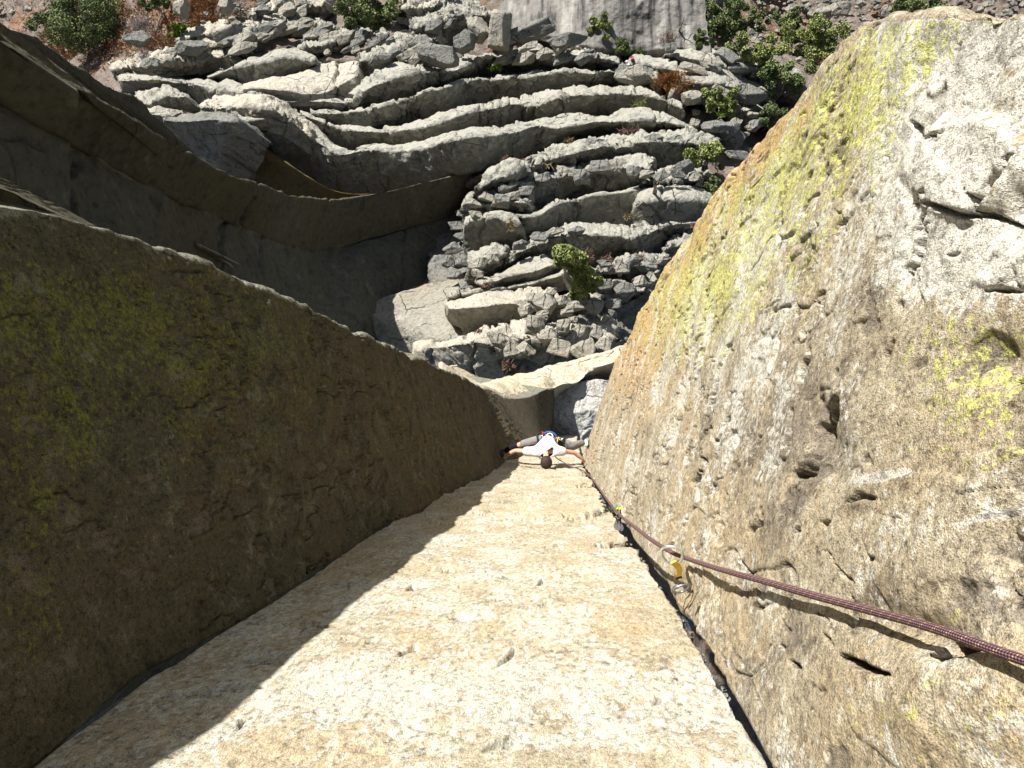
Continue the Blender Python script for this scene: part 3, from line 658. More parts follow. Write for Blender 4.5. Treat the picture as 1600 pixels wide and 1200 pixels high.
# the pale fallen pillar streak on the dark face
sheet('rock_flake', [[(304, 384, 22.6), (330, 400, 24), (362, 424, 26)], [(305, 380, 22.2), (333, 396, 23.6), (368, 421, 25.8)], ('w', (-0.1, 0.1, -0.5))], M['pale'], 'thin pale elongated flake on the darkest column face', 'rock flake', amp=0.02, seed=105, soft=0)

# end of the big lowest pillar: dark block, ochre underside
sheet('rock_block', [[(240, 226, 45), (290, 256, 43.5), (320, 276, 42.4), (345, 286, 42)], [(256, 206, 42.6), (300, 222, 41.2), (325, 226, 40.4), (346, 232, 40)], [(256, 188, 40.3), (290, 190, 39), (330, 186, 38), (362, 190, 37.6)], [(262, 182, 41), (300, 176, 40), (340, 176, 39), (368, 180, 38.6)], ('w', (0, .4, -4))], M['far'],
      'dark blocky pillar end with a bright lichened top, above the thin sunlit edge', 'rock block', amp=0.16, block=0.12, seed=110)
sheet('rock_overhang', [[(300, 262, 45.5), (400, 302, 45), (470, 326, 44.5), (525, 328, 44.5), (592, 313, 44)], [(328, 234, 44.4), (400, 238, 43.8), (455, 272, 43.2), (520, 303, 43.4), (592, 307, 43.6)], [(345, 205, 43.6), (384, 210, 43.0), (430, 241, 42.4), (480, 275, 42.2), (530, 300, 42.6), (594, 304, 43.2)], ('w', (0, .1, -.6))], M['ochre'],
      'ochre stained smooth underside of the lowest grey pillar', 'rock overhang', amp=0.05, seed=111)

LEDGES = []
def LG(*a, **k): LEDGES.append(ledge(*a, **k))
# lowest great ledge (left part curves up to the lichened crest)
LG('lowest long curved ledge, smooth grey face sweeping right from the ochre overhang',
   [(385, 213), (430, 245), (480, 279), (530, 304), (590, 306), (650, 290), (700, 275), (757, 262), (807, 250), (855, 236), (887, 223), (925, 215), (975, 208), (1072, 207)],
   [(385, 189), (425, 186), (455, 198), (490, 218), (530, 240), (575, 234), (625, 237), (670, 231), (700, 221), (738, 215), (775, 212), (812, 205), (840, 197), (875, 200), (925, 193), (980, 190), (1030, 190), (1075, 199)],
   [(345, 160), (400, 150), (440, 160), (480, 188), (528, 232), (575, 226), (637, 229), (675, 217), (712, 209), (762, 201), (792, 193), (820, 189), (850, 186), (895, 177), (925, 180), (975, 175), (1025, 176), (1070, 193)],
   h=2.4, amp=0.13, block=0.05, seed=201, off=lambda x: float(np.interp(x, [560, 800], [-3.4, -1.2])), hid=2, joints=9)
LG('second curved ledge from the bottom with a long bright rim',
   [(470, 195), (532, 236), (575, 227), (637, 230), (675, 219), (712, 211), (762, 203), (817, 188), (850, 183), (895, 176), (950, 170), (1000, 177), (1067, 181)],
   [(470, 178), (532, 200), (582, 206), (625, 205), (675, 195), (725, 178), (765, 170), (810, 160), (840, 165), (875, 152), (925, 148), (975, 146), (1025, 151), (1067, 171)],
   [(470, 172), (532, 195), (585, 198), (625, 196), (662, 187), (700, 177), (750, 162), (795, 152), (835, 142), (880, 136), (950, 134), (987, 132), (1025, 142), (1064, 163)],
   h=1.9, amp=0.16, block=0.10, seed=202, hid=10)
LG('third curved ledge with a rough dark face and upright joints',
   [(582, 200), (625, 197), (662, 188), (700, 178), (750, 163), (800, 153), (850, 141), (900, 137), (950, 135), (1018, 137)],
   [(582, 169), (607, 164), (650, 149), (687, 139), (720, 129), (767, 123), (812, 122), (850, 116), (880, 110), (925, 115), (957, 112), (995, 124), (1022, 126)],
   [(582, 165), (607, 160), (650, 145), (687, 134), (720, 124), (767, 117), (812, 114), (850, 108), (880, 106), (925, 110), (957, 107), (995, 118), (1022, 122)],
   h=2.3, amp=0.15, block=0.16, seed=203, hid=10)
LG('short left piece of the third ledge with a flat bright top, left of the split',
   [(480, 196), (530, 199), (581, 200)], [(488, 176), (530, 176), (579, 170)], [(485, 168), (530, 170), (578, 164)], h=1.5, amp=0.12, block=0.1, seed=204, hid=8)
LG('fourth ledge, broad sloping face under the loose boulders',
   [(545, 170), (580, 165), (610, 159), (650, 144), (690, 133), (740, 122), (787, 115), (825, 110), (875, 106), (965, 108)],
   [(560, 150), (590, 130), (640, 118), (680, 112), (720, 108), (750, 95), (782, 92), (835, 84), (862, 90), (925, 90), (967, 100)],
   [(535, 145), (562, 122), (600, 108), (637, 96), (677, 108), (715, 96), (750, 84), (782, 83), (835, 76), (862, 82), (925, 80), (967, 90)],
   h=1.9, amp=0.2, block=0.12, seed=205, hid=10, topdrop=1.0)
LG('thin dark-faced step under the bright smooth slabs, left of centre',
   [(430, 168), (480, 178), (550, 178)], [(432, 160), (480, 158), (546, 158)], [(425, 152), (470, 153), (545, 150)], h=1.2, amp=0.08, block=0.06, seed=206)
LG('smooth bright slab sloping down towards the big pillar',
   [(400, 150), (450, 152), (520, 150), (560, 140)], [(380, 140), (430, 140), (500, 146), (555, 118)], [(380, 132), (440, 118), (500, 100), (560, 92)],
   h=0.5, mat='pale', amp=0.10, block=0.03, seed=207, topdrop=0.8)
LG('long rounded ledge with a dark pitted face, left of the smooth slab',
   [(330, 128), (380, 134), (425, 131), (460, 116), (493, 101)], [(325, 120), (360, 108), (420, 96), (455, 90), (490, 96)], [(322, 112), (380, 94), (430, 82), (462, 80), (494, 92)],
   h=1.6, amp=0.15, block=0.06, seed=208, topdrop=0.6)
LG('dark-sided hollow step above the small rounded block on the left',
   [(190, 150), (240, 140), (290, 160), (330, 178), (400, 160)], [(185, 126), (230, 124), (280, 128), (340, 138), (410, 150)], [(180, 118), (228, 114), (280, 118), (345, 124), (412, 141)],
   h=1.8, amp=0.14, block=0.06, seed=209, mat='far')
LG('rounded pale block beside the dark columns, upper left',
   [(212, 176), (240, 182), (290, 182), (312, 172)], [(211, 160), (235, 160), (262, 150), (290, 150)], [(210, 138), (230, 132), (262, 132), (290, 148)], h=1.4, amp=0.18, block=0.12, seed=210, off=-0.6)
LG('low rough block below the rounded pale block',
   [(190, 190), (215, 212), (245, 226), (258, 212)], [(186, 178), (215, 176), (245, 176), (268, 182)], [(184, 172), (215, 168), (250, 165), (290, 170)], h=1.3, amp=0.14, block=0.14, seed=211, off=-2.0)
LG('lichened crest wrinkled with pale ridges at the bend of the lowest pillar',
   [(315, 178), (350, 184), (400, 188), (440, 198), (482, 226)], [(314, 168), (350, 166), (400, 166), (440, 178), (486, 214)], [(318, 160), (350, 150), (402, 147), (440, 156), (490, 196)],
   h=0.7, mat='pale', amp=0.22, block=0.14, seed=212, off=-3.9, layer=0.1)
# upper left broken slabs
UL = [('broad tilted bright slab climbing towards the dark pine', [(250, 100), (310, 88), (380, 62), (440, 42)], [(250, 92), (310, 80), (380, 56), (436, 38)], [(248, 80), (310, 58), (380, 34), (430, 20)], 'pale'),
      ('flat pale slab between the grey twig bush and the rounded ledge', [(180, 112), (250, 108), (320, 104), (360, 96)], [(180, 106), (250, 100), (320, 94), (356, 88)], [(170, 92), (240, 86), (300, 78), (350, 70)], 'pale'),
      ('stack of thin broken slabs left of the dark pine', [(385, 66), (430, 62), (480, 52), (520, 60)], [(385, 50), (430, 46), (480, 38), (522, 46)], [(385, 38), (430, 30), (480, 22), (520, 36)], 'far'),
      ('jagged tilted slab just below the dark pine', [(470, 88), (520, 80), (560, 66), (600, 70)], [(470, 74), (520, 66), (556, 50), (600, 56)], [(466, 66), (512, 54), (552, 46), (600, 48)], 'far'),
      ('wide broken slab between the dark pine and the loose boulders', [(560, 112), (610, 98), (650, 84), (680, 70)], [(560, 98), (610, 84), (648, 68), (680, 58)], [(560, 86), (600, 66), (640, 52), (690, 44)], 'far'),
      ('thin bright bed at the top edge left of the dark pine', [(395, 34), (450, 22), (510, 20)], [(395, 24), (450, 12), (510, 12)], [(395, 10), (450, 0), (510, -6)], 'pale'),
      ('big rounded grey hump at the top, above the loose boulders', [(640, 58), (690, 52), (740, 44), (785, 32)], [(650, 46), (690, 34), (740, 22), (780, 24)], [(636, 14), (690, -4), (740, 4), (780, 16)], 'far'),
      ('pale cracked slab on the top edge right of the dark pine', [(632, 22), (660, 24), (700, 12)], [(634, 14), (660, 12), (700, 2)], [(636, -2), (670, -12), (710, -14)], 'pale'),
      ('upper slab edge under the rusty grass', [(280, 74), (320, 62), (356, 50)], [(280, 66), (320, 54), (352, 44)], [(276, 50), (310, 42), (350, 30)], 'pale')]
for i, (lb, f, l, u, mt) in enumerate(UL):
    LG(lb, f, l, u, h=1.0, mat=mt, amp=0.2, block=0.3, bs=1.1, layer=0.22 if i in (2, 3, 4, 5) else 0.10, seed=230 + i, jit=4.0)

# streaked slab top centre
sheet('rock_slab', [D3([(770, 78), (830, 62), (880, 72), (930, 84), (1000, 90), (1060, 84), (1100, 92)], 1.5), D3([(775, 60), (830, 50), (880, 60), (930, 74), (1000, 80), (1060, 74), (1110, 84)], 0.6), D3([(785, 0), (830, -4), (880, -4), (930, -4), (1000, -4), (1060, 4), (1105, 22)], 0.3), D3([(780, -60), (830, -60), (880, -60), (930, -60), (1000, -60), (1080, -60), (1100, -20)], 0.8), ('w', (0, .5, -3))], M['slab'],
      'large smooth grey slab with upright streaks at the top of the picture', 'rock slab', amp=0.16, seed=240)

# right-hand broken slabs among the trees
RS = [('tilted grey block between the small dead snag and the trees', [(1035, 95), (1080, 110), (1130, 124), (1178, 116)], [(1040, 84), (1085, 92), (1130, 104), (1180, 106)], [(1045, 72), (1085, 70), (1130, 80), (1176, 96)], 1.5, .1),
      ('long grey slab tilted down to the right below the trees', [(1080, 148), (1120, 150), (1170, 158), (1212, 172)], [(1070, 128), (1120, 132), (1170, 142), (1212, 162)], [(1066, 114), (1118, 106), (1170, 124), (1210, 150)], 1.6, .05),
      ('low slab ridge above the rusty bush', [(985, 110), (1030, 116), (1072, 122)], [(985, 100), (1030, 104), (1072, 112)], [(990, 90), (1030, 92), (1072, 104)], 1.0, .1),
      ('small tilted slab right of the long slab', [(1165, 184), (1190, 182), (1225, 196)], [(1160, 172), (1190, 170), (1225, 184)], [(1150, 158), (1190, 158), (1226, 176)], 1.0, .08),
      ('grey slab under the light green trees at right', [(1180, 128), (1215, 132), (1260, 150)], [(1180, 112), (1215, 112), (1255, 128)], [(1160, 96), (1200, 94), (1250, 108)], 1.2, .1),
      ('stepped rock at the right end of the fourth ledge', [(965, 124), (1000, 130), (1025, 134)], [(965, 116), (1000, 118), (1026, 122)], [(960, 106), (1000, 108), (1026, 112)], .8, .2)]
for i, (lb, f, l, u, h, bk) in enumerate(RS):
    LG(lb, f, l, u, h=h, amp=0.16, block=bk, seed=250 + i)

# broken middle buttress
LG('bright arching crest of the broken middle buttress',
   [(742, 312), (775, 300), (800, 288), (835, 275), (870, 262), (905, 250), (950, 250), (1000, 245), (1060, 258), (1105, 262)],
   [(744, 296), (772, 282), (805, 267), (840, 258), (865, 248), (897, 240), (950, 228), (1000, 222), (1060, 222), (1110, 226)],
   [(742, 288), (768, 265), (807, 250), (860, 231), (887, 222), (925, 215), (975, 209), (1050, 206), (1090, 206), (1130, 213)],
   h=1.5, amp=0.2, block=0.22, bs=1.1, layer=0.12, seed=301, off=-1.7)
LG('second row of broken blocks, under the arching crest',
   [(760, 330), (800, 334), (835, 330), (872, 315), (925, 304), (990, 296), (1030, 293)],
   [(772, 304), (802, 292), (832, 285), (862, 279), (900, 268), (940, 262), (985, 262), (1020, 262)],
   [(768, 297), (800, 276), (826, 264), (852, 268), (878, 259), (912, 248), (950, 234), (985, 236), (1020, 246)],
   h=2.0, amp=0.2, block=0.26, bs=1.0, layer=0.12, seed=302, off=-1.0)
LG('smooth shaded wall with upright joints, middle of the buttress',
   [(800, 376), (840, 364), (880, 352), (925, 347), (980, 340), (1030, 333)], [(805, 340), (840, 336), (875, 318), (925, 306), (980, 298), (1030, 294)], [(800, 334), (840, 330), (872, 314), (925, 303), (985, 295), (1030, 291)],
   h=1.5, amp=0.10, block=0.05, seed=303, off=0.2)
LG('pale layered shelves stepping down at the left of the buttress',
   [(730, 338), (765, 335), (790, 330), (815, 330)], [(728, 318), (765, 318), (795, 314), (818, 318)], [(740, 298), (768, 304), (800, 296), (836, 286)],
   h=1.2, amp=0.15, block=0.2, bs=1.2, layer=0.2, seed=304, off=-0.5)
LG('squarish grey block with a flat face, left end of the buttress',
   [(727, 380), (735, 392), (765, 382), (806, 372)], [(728, 350), (740, 342), (782, 338), (806, 350)], [(730, 336), (750, 334), (784, 333), (806, 340)],
   h=1.8, amp=0.12, block=0.06, seed=305, off=-0.8)
LG('rounded grey slab crossed by the shadow of a snag',
   [(1005, 336), (1045, 336), (1085, 338), (1108, 334)], [(1005, 316), (1045, 312), (1085, 314), (1110, 318)], [(1002, 300), (1038, 288), (1072, 288), (1110, 304)],
   h=0.9, amp=0.12, block=0.05, seed=306, off=-0.6, mat='far')
LG('rough band of blocks below the bushy tree at the right',
   [(1000, 300), (1040, 294), (1090, 292)], [(1002, 284), (1040, 282), (1090, 280)], [(1010, 262), (1040, 262), (1090, 266)],
   h=1.2, amp=0.2, block=0.3, bs=1.3, layer=0.2, seed=307)
LG('long ledge with a bright rim above the tall green tree',
   [(785, 442), (825, 430), (870, 420), (930, 402), (982, 396)], [(790, 410), (815, 392), (850, 374), (890, 368), (935, 368), (982, 372)], [(795, 384), (812, 372), (840, 361), (881, 352), (925, 347), (982, 350)],
   h=2.1, amp=0.18, block=0.16, layer=0.12, seed=308, off=-0.4)
LG('pale lumpy block at the left end of the bright-rimmed ledge',
   [(738, 438), (760, 432), (790, 420)], [(740, 416), (762, 408), (785, 396)], [(740, 398), (768, 384), (788, 380)], h=1.2, amp=0.2, block=0.2, bs=1.3, layer=0.15, seed=309, off=-0.7)
LG('low rounded lip running below the bright-rimmed ledge',
   [(752, 450), (800, 443), (845, 436), (875, 422)], [(754, 444), (790, 434), (830, 424), (868, 412)], [(748, 438), (775, 428), (815, 412), (850, 402)], h=0.9, amp=0.14, block=0.1, seed=310, off=-0.6)
LG('layered wedge of rock at the right of the buttress',
   [(985, 398), (1025, 391), (1052, 372), (1098, 366)], [(988, 372), (1020, 362), (1052, 350), (1096, 350)], [(984, 354), (1010, 340), (1053, 336), (1096, 342)], h=1.5, amp=0.14, block=0.12, layer=0.26, seed=311, off=-0.3)
LG('thin stepped beds at the right edge beside the orange arete',
   [(1040, 402), (1075, 392), (1098, 380)], [(1042, 388), (1072, 380), (1098, 372)], [(1050, 368), (1075, 358), (1100, 352)], h=1.0, amp=0.14, block=0.15, layer=0.26, seed=312)
LG('grey ledge below the pinkish twigs, right of the tall tree',
   [(928, 440), (970, 440), (1010, 430), (1042, 420)], [(930, 424), (965, 420), (1000, 414), (1040, 412)], [(935, 410), (975, 402), (1010, 392), (1050, 392)], h=1.2, amp=0.2, block=0.25, bs=1.2, layer=0.1, seed=313)
LG('rough dark lobe of rock right of the tall tree',
   [(925, 495), (960, 488), (990, 476), (1008, 466)], [(930, 450), (958, 446), (992, 452), (1020, 430)], [(932, 438), (960, 432), (995, 444), (1032, 422)], h=2.0, amp=0.2, block=0.2, seed=314)
LG('narrow shaded shelf with a bright rim, above the round-cornered block',
   [(712, 472), (760, 466), (810, 461), (850, 452), (884, 440)], [(704, 462), (753, 454), (797, 448), (840, 438), (880, 428)], [(706, 452), (750, 446), (800, 440), (845, 430), (880, 416)], h=0.9, amp=0.12, block=0.08, seed=315)
LG('large pale round-cornered block with a smooth front, left of the small rubble',
   [(733, 512), (775, 514), (800, 506), (820, 496)], [(702, 482), (750, 480), (795, 474), (815, 478)], [(698, 472), (745, 462), (795, 455), (814, 462)], h=1.7, amp=0.14, block=0.04, seed=316, off=-0.5, mat='pale')
LG('row of rubble blocks between the round-cornered block and the tree',
   [(818, 492), (850, 494), (890, 488), (930, 486)], [(815, 476), (850, 474), (890, 470), (930, 468)], [(812, 460), (845, 455), (880, 458), (930, 456)], h=1.1, amp=0.2, block=0.35, bs=1.5, seed=317, mat='pale')
LG('broken row of pale blocks above the long pale shelf',
   [(768, 578), (800, 570), (855, 564), (905, 556), (962, 546)], [(760, 540), (800, 532), (850, 528), (905, 526), (955, 530)], [(752, 524), (795, 512), (837, 494), (885, 497), (952, 510)], h=1.9, amp=0.24, block=0.32, bs=1.2, seed=318, mat='pale')
LG('smooth tan block half in shadow, left of the broken row',
   [(640, 590), (700, 600), (760, 602), (792, 588)], [(650, 548), (700, 540), (735, 534), (764, 538)], [(650, 538), (700, 528), (735, 520), (762, 530)], h=1.6, amp=0.10, block=0.04, seed=319, mat='pale', off=-0.4)
sheet('rock_ledge', [D3([(560, 600), (650, 600), (740, 570), (790, 560)], 5.4), D3([(520, 515), (600, 530), (700, 530), (760, 505)], 4.2), D3([(470, 486), (560, 496), (630, 482), (716, 452)], 3.8), D3([(470, 460), (560, 470), (640, 450), (716, 430)], 4.4)], M['pale'],
      'broad smooth shelf lying half in shade behind the lichened arete', 'rock ledge', amp=0.12, block=0.03, seed=320)
# rubble gully in shade between the dark columns and the buttress
sheet('rock_ledge', [D3([(670, 470), (720, 460), (755, 450)], 4.5), D3([(670, 400), (712, 400), (745, 400)], 4.6), D3([(670, 340), (712, 335), (745, 345)], 4.6), D3([(690, 310), (735, 300), (765, 300)], 3.6), D3([(770, 262), (780, 258), (805, 256)], 1.0)], M['far'],
      'gully of broken shaded rock between the dark columns and the buttress', 'rock gully', amp=0.2, block=0.2, bs=1.2, seed=321)
sheet('rock_ledge', [D3([(940, 560), (980, 540), (1030, 480)], 2.0), D3([(900, 510), (960, 500), (1020, 440)], 1.2), D3([(930, 480), (985, 470), (1030, 420)], 1.5)], M['far'],
      'shaded hollow under the dark lobe of rock', 'rock hollow', amp=0.2, block=0.1, seed=322)

# curved pale shelf just beyond the climber
lipP = [(690, 592, 17.5), (745, 603, 19), (785, 621, 20.7), (804, 624, 22), (828, 621, 23.2), (850, 609, 24.2), (866, 606, 25), (880, 600, 25.4), (903, 597, 25.8), (922, 578, 26.4), (959, 566, 27), (1010, 545, 27.6)]
footP = [(x, y + 60, d + 3.5) for x, y, d in lipP[:5]] + [(850, 650, 28), (862, 665, 28.2), (873, 618, 27.5), (911, 600, 27.6), (930, 594, 28), (960, 588, 28.4), (1010, 570, 29)]
topP = [(690, 570, 22), (742, 598, 23), (775, 592, 24), (800, 588, 24.8), (825, 584, 25.4), (850, 575, 26), (866, 572, 26.2), (890, 566, 26.6), (905, 563, 26.8), (930, 555, 27.2), (966, 545, 27.7), (1010, 530, 28.4)]
sheet('rock_shelf', [footP[0:0] or [(x, y, d) for x, y, d in footP], lipP, [(x, y - 3, d + 0.25) for x, y, d in lipP], topP, ('w', (0, .3, -3.5))], M['tan_rock'],
      'pale curving shelf with a shaded lip right beyond the climber', 'rock shelf', amp=0.09, block=0.03, seed=330, density=0.8, soft=1)
sheet('rock_floor', [[(840, 735, 28), (890, 725, 28), (960, 715, 28)], [(838, 690, 26.7), (890, 690, 26.5), (960, 690, 26.5)], [(845, 640, 26.3), (890, 640, 26.0), (970, 640, 26.1)], [(855, 608, 26.4), (905, 598, 26.25), (940, 592, 26.7), (985, 590, 27.5)], ('w', (0, 0.0, -1.5))], M['white_rock'],
      'whitish cracked rock floor below the climber, partly in shade', 'rock floor', amp=0.10, block=0.07, bs=0.8, seed=331, density=0.8)

# ------------------------------------------------------------------ loose blocks and boulders
def rock_mesh(seed, size=(1, 1, 1), nplanes=14, sub=4, rough=0.05):
    r = np.random.default_rng(seed)
    n = 20; a = np.linspace(0, np.pi, n); b = np.linspace(0, 2 * np.pi, 2 * n)
    # cube sphere for even faces
    k = sub * 5; t = np.tan(np.linspace(-np.pi / 4, np.pi / 4, k)); Vs = []; Fs = []; c = 0
    for ax in range(3):
        for sg in (-1, 1):
            A, B = np.meshgrid(t, t, indexing='ij'); P = np.zeros((k, k, 3)); P[..., ax] = sg; P[..., (ax + 1) % 3] = A; P[..., (ax + 2) % 3] = B
            fq = grid_faces(k, k); fq = fq if sg > 0 else fq[:, ::-1]
            Vs.append(P.reshape(-1, 3)); Fs.append(fq + c); c += k * k
    V = np.concatenate(Vs); V /= np.linalg.norm(V, axis=1, keepdims=True); Fq = np.concatenate(Fs)
    nn = r.normal(size=(nplanes, 3)); nn = np.vstack([nn / np.linalg.norm(nn, axis=1, keepdims=True), np.eye(3), -np.eye(3)]) if nplanes else nn
    if nplanes:
        Q, _ = np.linalg.qr(r.normal(size=(3, 3)) * 0.35 + np.eye(3)); nn = nn @ Q
        dd = np.r_[r.uniform(0.62, 1.0, nplanes), r.uniform(.7, .95, 6)]
        dt = V @ nn.T; rr = np.where(dt > 1e-3, dd / np.maximum(dt, 1e-3), 9).min(1)
        V = V * rr[:, None]
    V *= (1 + rough * fbm(V * 2 + seed, 4, seed))[:, None]
    return V * np.array(size) * 0.5, Fq
def place_rock(name, px, py, wpx, hpx, seed, mat, label=None, cat='boulder', parent=None, group=None, tilt=None, lift=0.0, deep=1.0, d=None, npl=12, sub=4):
    d = d if d is not None else float(DB(px, py)) - lift
    s = d / F
    V, Fq = rock_mesh(seed, (wpx * s * 1.25, hpx * s * 1.2, min(wpx, hpx) * s * 1.25 * deep), npl, sub)
    r = np.random.default_rng(seed + 5); ang = tilt if tilt is not None else r.uniform(-.3, .3)
    c, sn = math.cos(ang), math.sin(ang); V = V @ np.array([[c, sn, 0], [-sn, c, 0], [0, 0, 1]])
    P = pt(px, py, d)
    o = mesh_from(name, V, Fq, mat, parent=parent); o.location = P
    if label: tag(o, label, cat, group)
    return o
B_ = [('upright pale block, left of the tallest boulder on the ledge', 748, 47, 30, 40, 'pale', 2.2), ('tallest bright boulder with a tan shaded foot, standing on the ledge', 781, 52, 34, 56, 'pale', 2.4),
      ('dark block lying in the hollow left of the upright boulders', 727, 66, 28, 34, 'far', 1.6), ('long dark slab lying to the right of the tallest boulder', 833, 48, 78, 26, 'far', 2.0),
      ('tapering end slab with a shaded underside, right of the long dark slab', 883, 62, 54, 20, 'far', 1.8), ('small rounded block under the end slab', 872, 70, 22, 26, 'pale', 1.6), ('flat pale stone on the ledge below the long dark slab', 825, 73, 27, 12, 'pale', 1.6),
      ('wedge-shaped block with a bright edge, left of the dark hollow', 685, 88, 62, 30, 'far', 1.8), ('pale standing stone among the rusty grass', 283, 15, 22, 28, 'pale', 1.0), ('pale rock with a dark hollow beside it near the top edge', 352, 12, 26, 26, 'pale', .8),
      ('small orange brown slab stone on the stacked beds', 492, 48, 18, 12, 'ochre', 1.0), ('rounded stone at the foot of the long grey slab', 1082, 152, 28, 22, 'pale', 1.2), ('dark stone in front of the right-hand trees', 1140, 205, 32, 24, 'far', 1.0),
      ('grey block below the light green bushy tree', 1118, 198, 36, 20, 'far', 1.0), ('pale boulder near the small bright rubble at right', 1150, 216, 30, 18, 'far', .8), ('low grey rock above the lone dead snag', 1068, 262, 34, 20, 'far', 1.0),
      ('broad grey stone right of the round tree', 1155, 244, 44, 18, 'far', .6), ('rounded rock between the trees at right', 1178, 196, 22, 16, 'far', .6), ('large pale talus block by the scree at the top', 1288, 22, 34, 22, 'pale', .6),
      ('second pale talus block in the scree', 1316, 14, 26, 18, 'pale', .6), ('square talus block beside the dark tree at the top right', 1480, 22, 22, 16, 'pale', .6), ('grey hump of rock beside the grey twigs', 300, 74, 44, 24, 'far', .8),
      ('wide rock under the dark bush at the far left', 215, 62, 40, 20, 'far', .5), ('stone with a lichened top below the red twigs', 1048, 76, 20, 12, 'far', .6)]
for i, (lb, px, py, a, b_, mt, lf) in enumerate(B_):
    place_rock('boulder', px, py, a, b_, 400 + i, M[mt], lb, 'boulder', lift=lf, deep=1.1, tilt=-0.35 if 'wedge' in lb else (0.25 if 'slab' in lb and 'orange' not in lb else None))
# rubble blocks wedged on the broken ledges: parts of those ledges
def ledge_by(word):
    for o, G in LEDGES:
        if word in o['label']: return o
BL = [('row of rubble', [(835, 466, 22, 16), (852, 474, 30, 22), (862, 456, 14, 10), (878, 470, 24, 16), (898, 478, 22, 16), (822, 484, 20, 16), (912, 468, 18, 14), (846, 492, 18, 14), (884, 488, 20, 12), (930, 478, 22, 22)]),
      ('broken row of pale', [(780, 530, 34, 24), (800, 545, 28, 24), (836, 508, 26, 30), (858, 524, 26, 20), (880, 512, 24, 22), (905, 520, 30, 24), (932, 520, 24, 20), (824, 548, 24, 20), (874, 542, 34, 26), (912, 546, 34, 26), (946, 538, 22, 24), (848, 500, 14, 12), (895, 500, 16, 10)]),
      ('second row of broken', [(800, 290, 30, 18), (822, 298, 26, 16), (848, 282, 26, 18), (880, 270, 30, 20), (908, 276, 26, 18), (938, 262, 34, 20), (966, 258, 28, 20), (990, 270, 24, 18), (784, 312, 24, 16)]),
      ('arching crest', [(758, 300, 26, 14), (780, 284, 26, 12), (812, 266, 30, 14), (846, 248, 30, 14), (890, 234, 30, 14), (930, 226, 34, 14), (975, 222, 34, 14), (1016, 218, 30, 16), (1054, 222, 28, 14), (1090, 222, 26, 14)]),
      ('pale layered shelves', [(740, 318, 22, 12), (760, 308, 26, 12), (782, 318, 26, 12), (800, 306, 26, 12), (744, 336, 20, 12)]),
      ('rough band', [(1010, 272, 20, 12), (1034, 274, 22, 12), (1060, 272, 22, 12), (1084, 278, 18, 12)]),
      ('long ledge with a bright rim above', [(812, 382, 26, 14), (842, 370, 28, 12), (868, 362, 26, 12), (900, 360, 26, 12)]),
      ('pale lumpy block', [(750, 412, 24, 18), (770, 404, 22, 16), (746, 428, 18, 14)]),
      ('pinkish twigs', [(945, 412, 22, 12), (966, 420, 24, 14), (990, 408, 22, 12), (1012, 418, 26, 14), (1036, 406, 20, 10)]),
      ('rough dark lobe', [(945, 446, 26, 16), (975, 450, 26, 16), (1000, 440, 22, 18), (960, 474, 22, 14)]),
      ('gully', [])]
k = 0
for wd, lst in BL:
    par = ledge_by(wd)
    if par is None: continue
    for (px, py, a, b_) in lst:
        k += 1
        place_rock('block', px, py, a, b_, 500 + k, M['pale' if 'pale' in wd or 'rubble' in wd or k % 3 == 0 else 'far'], parent=par, lift=0.55 + 0.25 * (k % 3), deep=0.9, npl=9, sub=3)
# angular slabs broken off the upper left beds
rg = np.random.default_rng(31)
for (wd, cx, cy, sx, sy, n) in [('stack of thin broken', 450, 44, 50, 16, 12), ('jagged tilted slab', 530, 66, 40, 14, 10), ('wide broken slab', 630, 76, 40, 18, 12), ('thin bright bed', 450, 12, 45, 10, 8), ('broad tilted bright', 340, 66, 50, 16, 8),
                                  ('big rounded grey hump', 700, 40, 30, 16, 5), ('flat pale slab between', 270, 96, 50, 10, 7), ('fourth ledge', 860, 88, 70, 6, 8), ('stepped rock at', 995, 116, 24, 8, 7), ('long grey slab tilted', 1130, 140, 40, 12, 5), ('tilted grey block', 1110, 96, 36, 12, 6)]:
    par = ledge_by(wd)
    for j in range(n):
        k += 1; a = rg.uniform(16, 40); right = cx > 950
        place_rock('block', cx + rg.uniform(-1, 1) * sx, cy + rg.uniform(-1, 1) * sy, a, a * rg.uniform(.35, .6), 1500 + k, M['pale' if k % 2 else 'far'], parent=par, lift=rg.uniform(-.1, .5), deep=.8, npl=7, sub=3, tilt=(-.35 if right else .38) + rg.normal() * .15)
# shaded gully stones
gul = [o for o in bpy.data.objects if o.get('label', '').startswith('gully of broken')][0]
for j, (px, py, a, b_) in enumerate([(715, 352, 26, 14), (728, 372, 24, 12), (708, 388, 26, 16), (722, 410, 26, 14), (712, 430, 24, 14), (728, 446, 20, 12), (735, 330, 22, 12), (752, 305, 18, 10), (700, 410, 18, 18), (720, 334, 18, 10)]):
    place_rock('block', px, py, a, b_, 700 + j, M['far'], parent=gul, lift=-2.8, deep=0.8, npl=9, sub=3)
